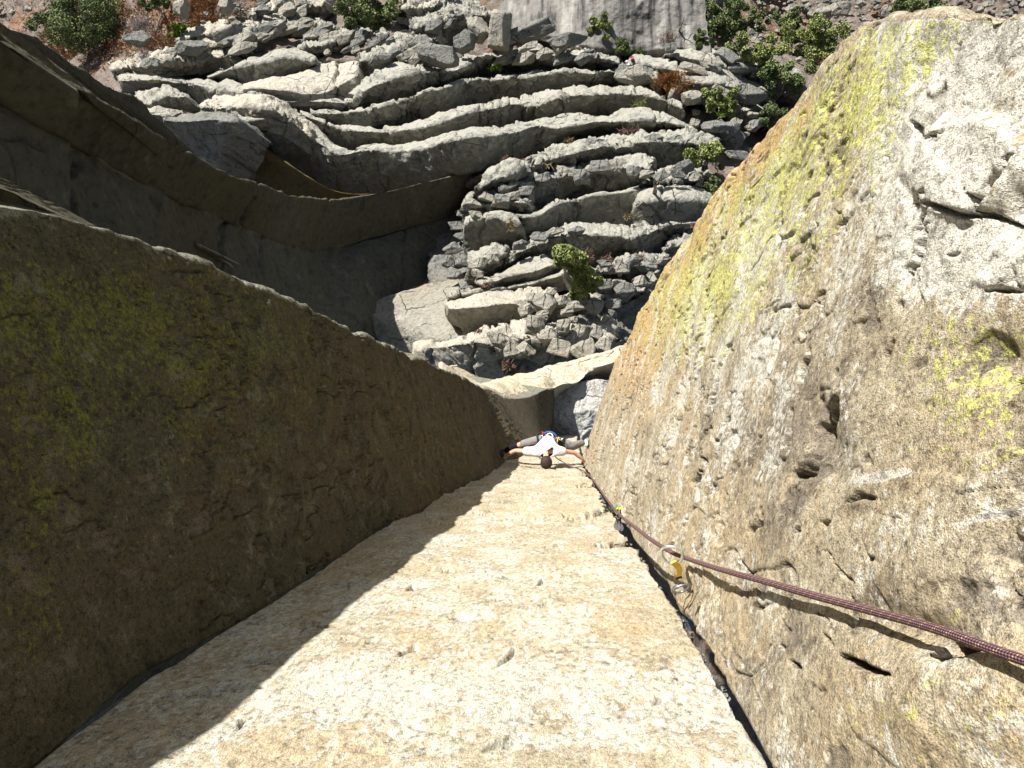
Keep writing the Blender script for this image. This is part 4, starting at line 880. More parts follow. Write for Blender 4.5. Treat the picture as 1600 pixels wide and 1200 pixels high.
# stones between trees at right: individual things that look alike
k = 0
rg = np.random.default_rng(12)
for (cx, cy, sx, sy, n, s0, s1) in [(1110, 205, 40, 22, 14, 9, 18), (1150, 225, 26, 14, 8, 8, 15), (1090, 270, 16, 10, 5, 8, 14), (1190, 60, 14, 14, 6, 6, 12), (1255, 8, 60, 16, 26, 5, 13), (1340, 12, 40, 12, 16, 6, 14), (1530, 8, 60, 14, 22, 6, 14), (400, 20, 50, 14, 14, 6, 13), (560, 74, 60, 12, 12, 6, 12), (30, 20, 40, 20, 14, 6, 14), (320, 40, 40, 20, 10, 5, 10), (640, 110, 20, 8, 6, 5, 10), (900, 72, 40, 6, 8, 5, 9), (1200, 45, 20, 18, 10, 6, 11)]:
    for _ in range(n):
        px = cx + rg.normal() * sx; py = cy + rg.normal() * sy; a = rg.uniform(s0, s1); k += 1
        lb = 'small angular grey stone lying loose on the talus among others like it' if cy < 160 else 'small grey stone wedged between the ledges and the trees'
        place_rock('stone', px, py, a, a * rg.uniform(.6, .9), 800 + k, M['pale' if k % 3 else 'far'], lb, 'stone', group='loose stones on the talus' if cy < 160 else 'stones beside the trees', lift=-1.3 if cy < 160 else 0.3, deep=.8, npl=8, sub=2)
# scree too small to count
def scree():
    parts = []; rg = np.random.default_rng(5)
    for i in range(1500):
        px, py = (rg.uniform(1150, 1700), rg.uniform(-70, 70)) if i % 2 else (rg.uniform(-60, 420), rg.uniform(-60, 90))
        a = rg.uniform(2, 7); d = float(DB(px, py)) + 1.9; s = d / F * a
        V, Fq = rock_mesh(i % 17, (s, s * .8, s * .6), 6, 1); 
        parts.append((V + pt(px, py, d), Fq))
    V, Fq = merge(parts); o = mesh_from('scree', V, Fq, M['pale'], smooth=False); tag(o, 'fine grey scree scattered over the talus at the top corners', 'scree', kind='stuff')
scree()

# ------------------------------------------------------------------ plants
def leaves(centers, radii, n, size, rg, flat=0.75, blade=1.0):
    Vs = []
    for c, r in zip(centers, radii):
        v = rg.normal(size=(n, 3)); v /= np.linalg.norm(v, axis=1, keepdims=True)
        p = c + v * (r * rg.uniform(0.35, 1.0, (n, 1)) ** 0.6) * np.array([1, 1, flat])
        a = rg.normal(size=(n, 3)); a /= np.linalg.norm(a, axis=1, keepdims=True); b = np.cross(a, rg.normal(size=(n, 3))); b /= np.linalg.norm(b, axis=1, keepdims=True)
        s = size * rg.uniform(.6, 1.4, (n, 1))
        Vs.append(np.stack([p - a * s - b * s * blade, p + a * s - b * s * blade * .6, p + a * s * 1.1 + b * s * blade, p - a * s * .8 + b * s * blade * .7], 1))
    V = np.concatenate(Vs).reshape(-1, 3); return V, np.arange(len(V)).reshape(-1, 4)
def tree(name, px, py, wpx, hpx, mat, label, cat='tree', seed=1, nclump=26, n=230, size=0.048, kind='bushy', group=None, d=None):
    rg = np.random.default_rng(seed); d0 = float(DB(px, py)) if d is None else d
    Wd = wpx * d0 / F; Hd = hpx * d0 / F; tall = 1.0 * max(Wd, Hd)
    dc = d0 - 0.45 * tall + 0.8
    C = pt(px, py, dc); base = C + np.array([0.05 * Wd, -0.12 * Hd, 0]); base[2] = H - (d0 + 1.8)
    root = empty(name, base)
    # clumps inside an uneven crown
    cs = []; rs = []
    while len(cs) < nclump:
        v = rg.uniform(-1, 1, 3)
        if (v ** 2).sum() > 1: continue
        p = v * np.array([Wd * .48, Hd * .46, tall * .38])
        lump = 0.75 + 0.45 * rg.random(); p[:2] *= lump
        cs.append(p); rs.append(rg.uniform(.06, .15) * (Wd + Hd) / 2)
    cs = np.array(cs); rs = np.array(rs)
    off = C - base
    n = int(n * 1.75); nclump = int(nclump * 2.4)
    V, Fq = leaves(cs + off, rs, n, size, rg)
    mesh_from('crown', V, Fq, mat, parent=root, smooth=False)
    # trunk and limbs
    parts = []; top = off + np.array([0, 0, 0.1 * tall]); tr = max(0.05, 0.035 * tall)
    sp = spline([(0, 0, -.4), tuple(off * .45 + np.array([.06, -.05, 0]) * tall), tuple(top)], 9)
    parts.append(tube(sp, np.linspace(tr, tr * .45, 9), 7))
    for c in cs[:: max(1, nclump // 9)]:
        a = sp[rg.integers(2, 7)]; q = np.array([a, (a + c + off) / 2 + rg.normal(size=3) * .06 * tall, c + off])
        parts.append(tube(spline(q, 6), np.linspace(tr * .5, tr * .12, 6), 5))
    V, Fq = merge(parts); mesh_from('trunk', V, Fq, M['bark'], parent=root)
    return tag(root, label, cat, group)
T = [(128, 20, 150, 128, 'juniper', 'largest dark green bush in the top left corner above the dark columns', 70, 260), (275, 48, 42, 32, 'bright', 'small vivid green shrub beside the grey twigs at upper left', 14, 200),
     (238, 4, 52, 30, 'juniper', 'small dark juniper at the top edge above the grey twigs', 14, 180), (578, 10, 118, 92, 'juniper', 'dark bushy pine hanging over the broken slabs at the top', 46, 260),
     (772, 102, 32, 26, 'bright', 'tiny bright green pine growing from the rim of a curved ledge', 12, 160), (938, 38, 40, 48, 'juniper_light', 'rounded juniper growing up against the streaked slab', 16, 220),
     (968, 72, 40, 34, 'juniper', 'darker low juniper at the foot of the streaked slab', 14, 200), (1000, 84, 22, 18, 'bright', 'little bright green shrub right beside the resting packs', 8, 140),
     (1137, 28, 82, 66, 'juniper', 'blue-green juniper at the top, left of the scree', 34, 240), (1102, 60, 38, 36, 'juniper', 'small juniper leaning over the tilted grey block', 14, 200),
     (1168, 82, 92, 46, 'juniper_light', 'spreading light green juniper above the long grey slab', 30, 240), (1238, 40, 50, 60, 'juniper', 'dark upright juniper behind the wide pale-twigged one', 18, 220), (1262, 64, 110, 66, 'juniper_light', 'wide juniper with pale twigs, above the orange arete', 44, 240),
     (1222, 122, 84, 62, 'juniper', 'shaded scrubby juniper between the wide juniper and the arete', 30, 220), (1130, 158, 70, 44, 'juniper_light', 'bushy light green tree in front of the long grey slab', 26, 240),
     (1202, 180, 50, 44, 'juniper', 'compact dark green juniper touching the orange arete', 18, 240), (1103, 250, 78, 64, 'juniper_light', 'round-topped light juniper standing right of the buttress', 32, 240),
     (1114, 296, 42, 38, 'juniper', 'low green shrub directly below the round-topped juniper', 14, 220), (888, 404, 44, 46, 'juniper_light', 'upper half of the lone green pine in the middle of the ledges', 0, 0),
     (1186, 34, 50, 44, 'juniper', 'mid-sized juniper between the blue-green one and the wide one', 16, 220), (1288, 100, 44, 40, 'juniper_light', 'olive shrub squeezed between the wide juniper and the arete top', 14, 220),
     (1432, 12, 88, 48, 'juniper', 'dark tree peeking over the white rock top at the top right', 34, 240), (905, 40, 0, 0, '', '', 0, 0)]
for i, (px, py, a, b_, mt, lb, nc, n) in enumerate(T):
    if nc: tree('juniper_tree' if 'shrub' not in lb and 'bush in' not in lb else 'shrub', px, py, a, b_, M[mt], lb, 'shrub' if 'shrub' in lb else 'tree', 900 + i, nc, n)
# lone two-lobed pine
def lone():
    rg = np.random.default_rng(77); d = 34.2; px, py = 903, 428
    base = pt(893, 452, 36.5); root = empty('pine_tree', base)
    cl = [(888, 398, 33.2, 1.0), (880, 408, 33.5, .6), (902, 404, 33.4, .7), (897, 418, 33.8, .5), (912, 424, 34.0, .6), (918, 438, 34.6, .6), (905, 446, 34.6, .8), (900, 458, 34.9, .6), (916, 458, 34.8, .7), (925, 448, 34.8, .4), (884, 392, 33.2, .5), (908, 436, 34.4, .5)]
    cs = []; rs = []
    for (x, y, dd, r) in cl:
        for _ in range(4): cs.append(pt(x, y, dd) - base + rg.normal(size=3) * .22 * r); rs.append(.33 * r)
    V, Fq = leaves(cs, rs, 190, .065, rg); mesh_from('crown', V, Fq, M['juniper_light'], parent=root, smooth=False)
    pp = [(0, 0, -.5), tuple(pt(882, 436, 35.2) - base), tuple(pt(883, 424, 34.3) - base), tuple(pt(890, 405, 33.5) - base)]
    parts = [tube(spline(pp, 10), np.linspace(.09, .04, 10), 7)]
    for c in cl[2::2]: parts.append(tube(spline([tuple(pt(884, 428, 34.6) - base), tuple((pt(884, 428, 34.6) + pt(*c[:3])) / 2 - base + rg.normal(size=3) * .1), tuple(pt(*c[:3]) - base)], 6), np.linspace(.045, .015, 6), 5))
    V, Fq = merge(parts); mesh_from('trunk', V, Fq, M['greytwig'], parent=root)
    tag(root, 'lone two-lobed green pine in the middle of the broken ledges', 'tree')
lone()
def twigs(name, px, py, wpx, hpx, mat, label, seed, n=260, cat='shrub', group=None, lift=.2, thick=.013, ln=.5):
    rg = np.random.default_rng(seed); d = float(DB(px, py)) - lift; base = pt(px, py, d); sx = wpx * d / F / 2; sy = hpx * d / F / 2
    p0 = rg.normal(size=(n, 3)) * np.array([sx, sy, .05]) * .38; a = rg.normal(size=(n, 3)) + np.array([0, 0, 1.1]); a /= np.linalg.norm(a, axis=1, keepdims=True)
    L = rg.uniform(.4, 1.1, (n, 1)) * ln * min(1.2, (sx + sy)); b = np.cross(a, rg.normal(size=(n, 3))); b /= np.linalg.norm(b, axis=1, keepdims=True)
    V = np.stack([p0 - b * thick, p0 + b * thick, p0 + a * L + b * thick * .5, p0 + a * L - b * thick * .5], 1).reshape(-1, 3)
    o = mesh_from(name, V, np.arange(4 * n).reshape(-1, 4), mat, smooth=False); o.location = base
    return tag(o, label, cat, group)
TW = [(222, 42, 62, 44, 'greytwig', 'bare grey twiggy bush left of the vivid green shrub', 700), (1050, 128, 66, 36, 'rust', 'rusty orange bush on the ledge below the resting packs', 1100), (1046, 64, 30, 28, 'pink', 'reddish bare bush on the streaked slab beside a leaning dead snag', 420),
      (226, 90, 22, 22, 'greytwig', 'small olive grey shrub on the pale slab', 220), (789, 248, 18, 10, 'pink', 'pinkish twig clump where the buttress crest begins', 120), (792, 572, 20, 18, 'pink', 'pink brown twigs beside the long pale shelf', 160),
      (948, 408, 22, 20, 'pink', 'reddish twigs just right of the lone pine', 160), (997, 403, 24, 12, 'pink', 'low pinkish twigs on the grey ledge', 140), (1086, 355, 20, 14, 'pink', 'twig clump on the stepped beds by the arete', 120), (917, 400, 20, 22, 'pink', 'bare reddish twigs behind the lone pine', 160),
      (762, 444, 22, 8, 'pink', 'faint reddish twigs on the shaded shelf rim', 90), (890, 220, 24, 8, 'straw', 'dry tuft under the lowest curved ledge', 90), (748, 518, 16, 10, 'pink', 'dark pinkish twigs between the pale block and the rubble', 90), (985, 205, 40, 6, 'pink', 'thin line of pinkish twigs at the foot of the lowest ledge', 120),
      (838, 258, 40, 8, 'straw', 'strip of dry grass on the buttress crest', 160), (798, 352, 14, 26, 'straw', 'yellow grass strip beside the squarish grey block', 160), (985, 338, 24, 6, 'straw', 'yellowish grass tuft on top of the layered wedge', 100), (1125, 180, 20, 8, 'bright', 'tiny green sprig between the stones at right', 60),
      (1000, 163, 26, 14, 'juniper_light', 'sparse green plant on the second ledge', 120), (1200, 14, 20, 10, 'straw', 'dry shrub beside the scree', 80), (1290, 95, 40, 16, 'straw', 'yellow grass under the wide juniper', 120), (960, 25, 18, 12, 'juniper_light', 'green tuft in a seam of the streaked slab', 80)]
for i, (px, py, a, b_, mt, lb, n) in enumerate(TW): twigs('twig_bush' if mt in ('pink', 'greytwig', 'rust') else 'grass_tuft', px, py, a, b_, M[mt], lb, 950 + i, n, 'shrub' if mt in ('pink', 'greytwig', 'rust') else 'grass tuft', lift=.8 if py > 100 else -.6)
# rusty dry grass on the talus
def dry_grass():
    rg = np.random.default_rng(3); Vs = []
    for (cx, cy, sx, sy, n) in [(75, 55, 45, 30, 3500), (190, 62, 26, 12, 900), (200, 16, 30, 12, 900), (310, 22, 28, 18, 1600), (330, 8, 30, 10, 800), (240, 66, 24, 10, 600), (120, 90, 40, 14, 900)]:
        px = cx + rg.normal(size=n) * sx; py = cy + rg.normal(size=n) * sy; p = pt(px, py, DB(px, py) + 1.9)
        a = rg.normal(size=(n, 3)) * .6 + np.array([0, 0, 1]); a /= np.linalg.norm(a, axis=1, keepdims=True); b = np.cross(a, rg.normal(size=(n, 3))); b /= np.linalg.norm(b, axis=1, keepdims=True); L = rg.uniform(.2, .5, (n, 1))
        Vs.append(np.stack([p - b * .03, p + b * .03, p + a * L + b * .01, p + a * L - b * .01], 1).reshape(-1, 3))
    V = np.concatenate(Vs); o = mesh_from('dry_grass', V, np.arange(len(V)).reshape(-1, 4), M['rustgrass'], smooth=False); tag(o, 'rusty dry grass covering the talus at the top left', 'grass', kind='stuff')
dry_grass()
# dead snags
def snag(pts3, r0, label, seed):
    P = [pt(*p) for p in pts3]; base = P[0]; rg = np.random.default_rng(seed)
    sp = spline([tuple(p - base) for p in P], 10); parts = [tube(sp, np.linspace(r0, r0 * .25, 10), 7)]
    for j in (4, 5, 6, 7):
        q = sp[j]; v = rg.normal(size=3) * .25; parts.append(tube(spline([tuple(q), tuple(q + v), tuple(q + v * 1.8 + np.array([0, 0, .15]))], 5), np.linspace(r0 * .4, r0 * .1, 5), 5))
    V, Fq = merge(parts); o = mesh_from('dead_snag', V, Fq, M['bark']); o.location = base; tag(o, label, 'dead tree')
snag([(1057, 62, 54), (1062, 46, 52.6), (1069, 28, 51.4)], .10, 'dark leaning dead snag on the streaked slab beside the reddish bush', 5)
snag([(1024, 308, 42.6), (1022, 300, 41.6), (1026, 288, 40.4)], .13, 'short forked dead stump above the rounded grey slab', 6)
snag([(245, 48, 52), (250, 30, 50.5), (256, 14, 49.2)], .07, 'pale curled bare branch rising from the grey twigs', 7)
snag([(968, 112, 52.3), (974, 104, 51.8), (979, 94, 51.3)], .05, 'thin grey dead branch lying beside the resting packs', 8)

# ------------------------------------------------------------------ rope and climbing gear
def rope_mat():
    b = NB('purple_brown_kernmantle'); uv = b.n('ShaderNodeUVMap', uv_map='uv').outputs[0]
    sx = b.n('ShaderNodeSeparateXYZ', i={0: uv}); u, v = sx.outputs[0], sx.outputs[1]
    a1 = b.math('SINE', b.math('ADD', b.math('MULTIPLY', u, 6.2832 * 6), b.math('MULTIPLY', v, 430)))
    a2 = b.math('SINE', b.math('SUBTRACT', b.math('MULTIPLY', u, 6.2832 * 6), b.math('MULTIPLY', v, 430)))
    wv = b.math('MULTIPLY', a1, a2); sp = b.math('SINE', b.math('ADD', b.math('MULTIPLY', u, 6.2832 * 2), b.math('MULTIPLY', v, 150)))
    c = b.mix(b.step(wv, -0.2, 0.4), (0.06, 0.035, 0.045), (0.20, 0.11, 0.12))
    c = b.mix(b.math('MULTIPLY', b.step(sp, 0.72, 0.9), b.step(wv, 0.0, 0.3)), c, (0.42, 0.27, 0.16))
    return b.out(c, 0.85, wv, 0.0015, 1.0, spec=0.15)
M['rope'] = rope_mat()
M['gunmetal'] = plain('gunmetal_alloy', (0.35, 0.37, 0.40), 0.35, 0.9, 0.5)
M['silver'] = plain('polished_alloy', (0.72, 0.78, 0.80), 0.25, 0.85, 0.5)
M['sling_yellow'] = plain('yellow_webbing', (0.62, 0.44, 0.05), 0.8)
M['sling_black'] = plain('black_webbing', (0.015, 0.015, 0.018), 0.8)
M['sling_blue'] = plain('blue_webbing', (0.02, 0.08, 0.34), 0.8)
M['sling_green'] = plain('green_webbing', (0.03, 0.28, 0.12), 0.8)
M['sling_red'] = plain('red_webbing', (0.45, 0.05, 0.04), 0.8)
M['sling_orange'] = plain('orange_webbing', (0.62, 0.20, 0.04), 0.8)
def tube_uv(name, pts, rad, mat, nseg=14, parent=None):
    V, Fq = tube(pts, rad, nseg + 1); n = len(pts)
    P = np.asarray(pts); L = np.r_[0, np.cumsum(np.linalg.norm(np.diff(P, axis=0), axis=1))]
    Vg = V.reshape(n, nseg + 1, 3)
    # rebuild as an open strip so that the UVs close cleanly
    T = np.gradient(P, axis=0); T /= np.linalg.norm(T, axis=1, keepdims=True)
    N = np.cross(T[0], [0.3, .2, 1.0]); N /= np.linalg.norm(N); Ns = [N]
    for k in range(1, n):
        N = Ns[-1] - T[k] * (Ns[-1] @ T[k]); N /= np.linalg.norm(N); Ns.append(N)
    Ns = np.array(Ns); B = np.cross(T, Ns); a = np.linspace(0, 2 * np.pi, nseg + 1)
    Vg = P[:, None] + np.broadcast_to(rad, (n,))[:, None, None] * (np.cos(a)[None, :, None] * Ns[:, None] + np.sin(a)[None, :, None] * B[:, None])
    uv = np.stack(np.broadcast_arrays(a[None, :] / (2 * np.pi), L[:, None]), -1).reshape(-1, 2)
    return mesh_from(name, Vg, grid_faces(n, nseg + 1), mat, parent=parent, uv=uv)
def wall_s(px, py):
    t, s = plane_hit(np.array(px, float), np.array(py, float), (0.47, YB), RD); return float(s)
rp = [(1760, 1090, .62), (1640, 1045, .72), (1560, 1018, .88), (1460, 982, 1.08), (1360, 954, 1.34), (1270, 930, 1.66), (1190, 907, 2.0), (1120, 888, 2.4), (1066, 870, 2.80), (1048, 862, 3.3), (1020, 845, 3.8), (995, 826, 4.3), (968, 804, 5.5), (948, 780, 7.2), (932, 757, 9.6), (919, 741, 12.2), (906, 733, 14.3), (893, 729, 14.9), (880, 722, 15.1), (868, 714, 15.2), (862, 700, 15.25)]
rp = [(x, y, (wall_s(x, y) * (0.965 if x > 1400 else 0.98) - 0.012) if x > 1055 else d) for x, y, d in rp]
RP = pt(*np.array(rp, float).T)
RS = spline([tuple(p) for p in RP], 520)
rad = np.interp(H - RS[:, 2], [0.7, 1, 2, 3, 6, 15], [.0068, .0072, .0092, .0092, .0095, .0095])
ro = tube_uv('rope', RS, rad, M['rope']); tag(ro, 'purple brown climbing rope running from the right edge down to the climber', 'rope')

def carabiner(root, c, size, up, side, mat, name='carabiner', r=0.0055):
    up = np.array(up, float); up /= np.linalg.norm(up); side = np.array(side, float); side -= up * (side @ up); side /= np.linalg.norm(side)
    a = np.linspace(0, 2 * np.pi, 28, endpoint=False); w_ = (.36 + .1 * np.sin(a)) * size; h_ = .5 * size
    P = np.array(c) + np.cos(a)[:, None] * w_[:, None] * side + (np.sign(np.sin(a)) * np.abs(np.sin(a)) ** .8)[:, None] * h_ * up
    V, Fq = tube(P, r, 8, close=True)
    o = mesh_from(name, V, Fq, mat, parent=root)
    g0 = P[2]; g1 = P[24] if False else P[25]
    V, Fq = tube(spline([tuple(P[3]), tuple((P[3] + P[25]) / 2 + side * .012 * size / .1), tuple(P[25])], 6), r * .8, 6); mesh_from('gate', V, Fq, M['gunmetal'], parent=o)
    return o
def strap(root, name, pts, w_, th, mat, side):
    S = spline(pts, 14); T = np.gradient(S, axis=0); T /= np.linalg.norm(T, axis=1, keepdims=True)
    side = np.array(side, float); B = side - T * (T @ side)[:, None]; B /= np.linalg.norm(B, axis=1, keepdims=True); N = np.cross(T, B)
    ring = np.stack([S + B * w_ / 2 + N * th / 2, S - B * w_ / 2 + N * th / 2, S - B * w_ / 2 - N * th / 2, S + B * w_ / 2 - N * th / 2], 1)
    n = len(S); idx = np.arange(n * 4).reshape(n, 4); nx = np.roll(idx, -1, 1)
    Fq = np.stack([idx[:-1], nx[:-1], nx[1:], idx[1:]], -1).reshape(-1, 4); Fq = np.vstack([Fq, idx[0][::-1], idx[-1]])
    return mesh_from(name, ring.reshape(-1, 3), Fq, mat, parent=root, smooth=False)
# quickdraw on the right wall
qc = pt(1047, 862, 3.2)
qd = empty('quickdraw', qc)
l = lambda p: np.array(p) - qc
q1 = pt(1061, 888, 3.05); q2 = pt(1064, 906, 3.25); q3 = pt(1068, 930, 3.5)
carabiner(qd, l(pt(1050, 868, 3.2)), 00.11, l(pt(1056, 845, 2.9)) - l(pt(1056, 892, 3.02)), l(pt(1075, 876, 2.95)) - l(pt(1040, 864, 2.95)), M['silver'], r=0.006)
strap(qd, 'sling', [tuple(l(pt(1052, 878, 3.0))), tuple(l(q1)), tuple(l(pt(1060, 900, 3.12)))], .022, .006, M['sling_yellow'], (1, .3, 0))
strap(qd, 'tape', [tuple(l(pt(1059, 897, 3.11))), tuple(l(pt(1061, 903, 3.14)))], .024, .008, M['sling_black'], (1, .3, 0))
tag(qd, 'wiregate quickdraw with yellow and black webbing clipped to the rope at the corner', 'quickdraw')
carabiner(qd, l(pt(1064, 920, 3.4)), 0.10, l(pt(1062, 902, 3.2)) - l(pt(1067, 935, 3.5)), (1, .4, .2), M['gunmetal'], r=0.005)
# cam below it in the crack
def cam_piece(label, px, py, d, colr, size=.05, name='camming_device', seed=0, dy=10, stem=.16, extra=None):
    c = pt(px, py, d); root = empty(name, c); rg = np.random.default_rng(seed)
    T = np.array([0.02, -0.05, 0.0]); 
    for k in (-1.5, -.5, .5, 1.5):
        a = np.linspace(-1.2, 1.4, 9); s_ = 1 if int(k + 1.5) % 2 else -1
        prof = np.array([[s_ * size * (.3 + .35 * (x + 1.2) / 2.6) * math.cos(x), -size * .6 * math.sin(x), 0] for x in a]) ; prof = np.vstack([[0, 0, 0], prof])
        z0 = np.array([0, -.07, k * size * .22]); A = prof + z0 + [0, 0, .004]; B2_ = prof + z0 - [0, 0, .004]
        n = len(prof); V = np.vstack([A, B2_]); tri = [[0, i, i + 1, i + 1] for i in range(1, n - 1)]; tri += [[n, n + i + 1, n + i, n + i] for i in range(1, n - 1)]; tri += [[i, n + i, n + (i + 1) % n, (i + 1) % n] for i in range(n)]
        me = bpy.data.meshes.new('lobe'); me.from_pydata([tuple(v) for v in V], [], [tuple(dict.fromkeys(t)) for t in tri]); me.materials.append(M['gunmetal']); lo_ = bpy.data.objects.new('lobe', me); COL.objects.link(lo_); lo_.parent = root
    V, Fq = tube(spline([(0, -.07, 0), (.003, .0, -.01), (.005, .05, -.05)], 8), .006, 8); mesh_from('stem', V, Fq, M['sling_black'], parent=root)
    V, Fq = tube(np.array([(-.022, -.01, -.02), (0, -.012, -.02), (.022, -.01, -.02)]), .005, 8); mesh_from('trigger', V, Fq, M['gunmetal'], parent=root)
    strap(root, 'sling', [(.005, .05, -.05), (.012, .062, -.09), (.0, .05, -.15)], .022, .005, colr, (1, 0, 0))
    carabiner(root, (-.004, .045, -.18), .09, (0, .1, 1), (1, .3, 0), M['silver'] if seed % 2 else colr, r=.0055)
    return tag(root, label, 'cam')
cam_piece('blue and black camming device deep in the crack under the quickdraw', 1072, 945, 3.55, M['sling_blue'], .05, seed=1)
cam_piece('camming device with green and blue slings in the crack left of the rope', 965, 806, 6.2, M['sling_green'], .06, seed=2)
cam_piece('camming device with a yellow sling just below the green and blue one', 969, 808, 6.0, M['sling_yellow'], .05, seed=4)
cam_piece('red slung camming device in the upper part of the far crack', 944, 771, 9.3, M['sling_red'], .07, seed=3)
cam_piece('orange slung camming device nearest the climber in the crack', 930, 754, 11.6, M['sling_orange'], .08, seed=5)
# choked chips of rock in the crack
def chocks():
    parts = []; rg = np.random.default_rng(9)
    for i in range(150):
        d = math.exp(rg.uniform(math.log(2.0), math.log(15.5))); c = CR(np.array([d]))[0]; s = rg.uniform(.008, .022) * np.clip(d / 3.5, .7, 2.2)
        V, Fq = rock_mesh(i % 23, (s * 1.2, s, s * 1.8), 7, 1); parts.append((V + np.array([c[0] - rg.uniform(0, .03 + 0.05 * math.exp(-((d - 4.2) / 1.3) ** 2)) * np.clip(d / 3, .8, 1.6), c[1] - rg.uniform(0.03, .10), H - d]), Fq))
    V, Fq = merge(parts); o = mesh_from('rock_chips', V, Fq, M['far'], smooth=False); tag(o, 'grey rock chips choking the crack beside the rope', 'rock chips', kind='stuff')
chocks()

# resting packs by the far trees
def pack(label, px, py, sz, colr, seed, d=52.2):
    c = pt(px, py, d); root = empty('backpack', c); V, Fq = rock_mesh(seed, (sz, sz * .8, sz * 1.2), 0, 3, 0.06); V = V * np.array([1, 1, 1.0]); mesh_from('bag', V, Fq, colr, parent=root)
    V, Fq = rock_mesh(seed + 1, (sz * .8, sz * .7, sz * .35), 0, 2, 0.05); mesh_from('lid', V + np.array([0, 0, sz * .62]), Fq, colr, parent=root)
    for s_ in (-1, 1): V, Fq = tube(spline([(s_ * .2 * sz, -.4 * sz, .45 * sz), (s_ * .25 * sz, -.58 * sz, 0), (s_ * .2 * sz, -.4 * sz, -.45 * sz)], 7), .03 * sz * 1.6, 5); mesh_from('strap', V, Fq, M['sling_black'], parent=root)
    tag(root, label, 'backpack')
M['white_cloth'] = plain('white_cloth', (0.72, 0.72, 0.70), 0.9)
pack('bright red bag among the bushes at the foot of the streaked slab', 988, 93, .24, M['sling_red'], 3)
pack('small white bag just left of the bright red bag', 979, 97, .2, M['white_cloth'], 4)
pack('pale grey bag in the dark hollow below the bright red bag', 983, 103, .26, M['gunmetal'], 6)

# ------------------------------------------------------------------ climber
def skin_body(name, pts, edges, radii, mat, parent, root=0, sub=2):
    me = bpy.data.meshes.new(name); me.from_pydata([tuple(p) for p in pts], edges, []); me.update()
    o = bpy.data.objects.new(name, me); COL.objects.link(o); o.parent = parent
    me.materials.append(mat)
    m = o.modifiers.new('skin', 'SKIN'); m.use_smooth_shade = True; m.branch_smoothing = 0.6
    sv = me.skin_vertices[0].data
    for i, r in enumerate(radii):
        sv[i].radius = (r, r) if np.isscalar(r) else r; sv[i].use_root = (i == root)
    s = o.modifiers.new('sub', 'SUBSURF'); s.levels = sub; s.render_levels = sub
    return o
def skin_mat():
    b = NB('sun_reddened_skin'); n_ = b.noise(20, 3); c = b.mix(b.step(n_, .3, .7), (0.50, 0.25, 0.17), (0.58, 0.32, 0.23)); return b.out(c, 0.55, spec=0.3, extra={'Subsurface Weight': 0.08})
M['skin'] = skin_mat()
M['hair'] = plain('dark_brown_hair', (0.03, 0.018, 0.012), 0.7)
def cloth_mat(name, col, sc=9):
    b = NB(name); n_ = b.noise(sc, 4, 0.6, dist=1.2); c = b.mix(b.step(b.noise(40, 3), .3, .7), tuple(x * .85 for x in col), col); return b.out(c, 0.9, n_, 0.035, 1.0, spec=0.1)
M['tee'] = cloth_mat('white_tee_cotton', (0.62, 0.61, 0.60)); M['trousers'] = cloth_mat('grey_trousers', (0.20, 0.185, 0.175)); M['kneesock'] = cloth_mat('black_sleeve', (0.012, 0.012, 0.016))
M['harness'] = plain('blue_harness_webbing', (0.04, 0.07, 0.18), 0.8); M['shoe'] = plain('dark_rubber', (0.02, 0.02, 0.022), 0.6); M['shoe_green'] = plain('pale_green_shoe', (0.35, 0.42, 0.36), 0.7)
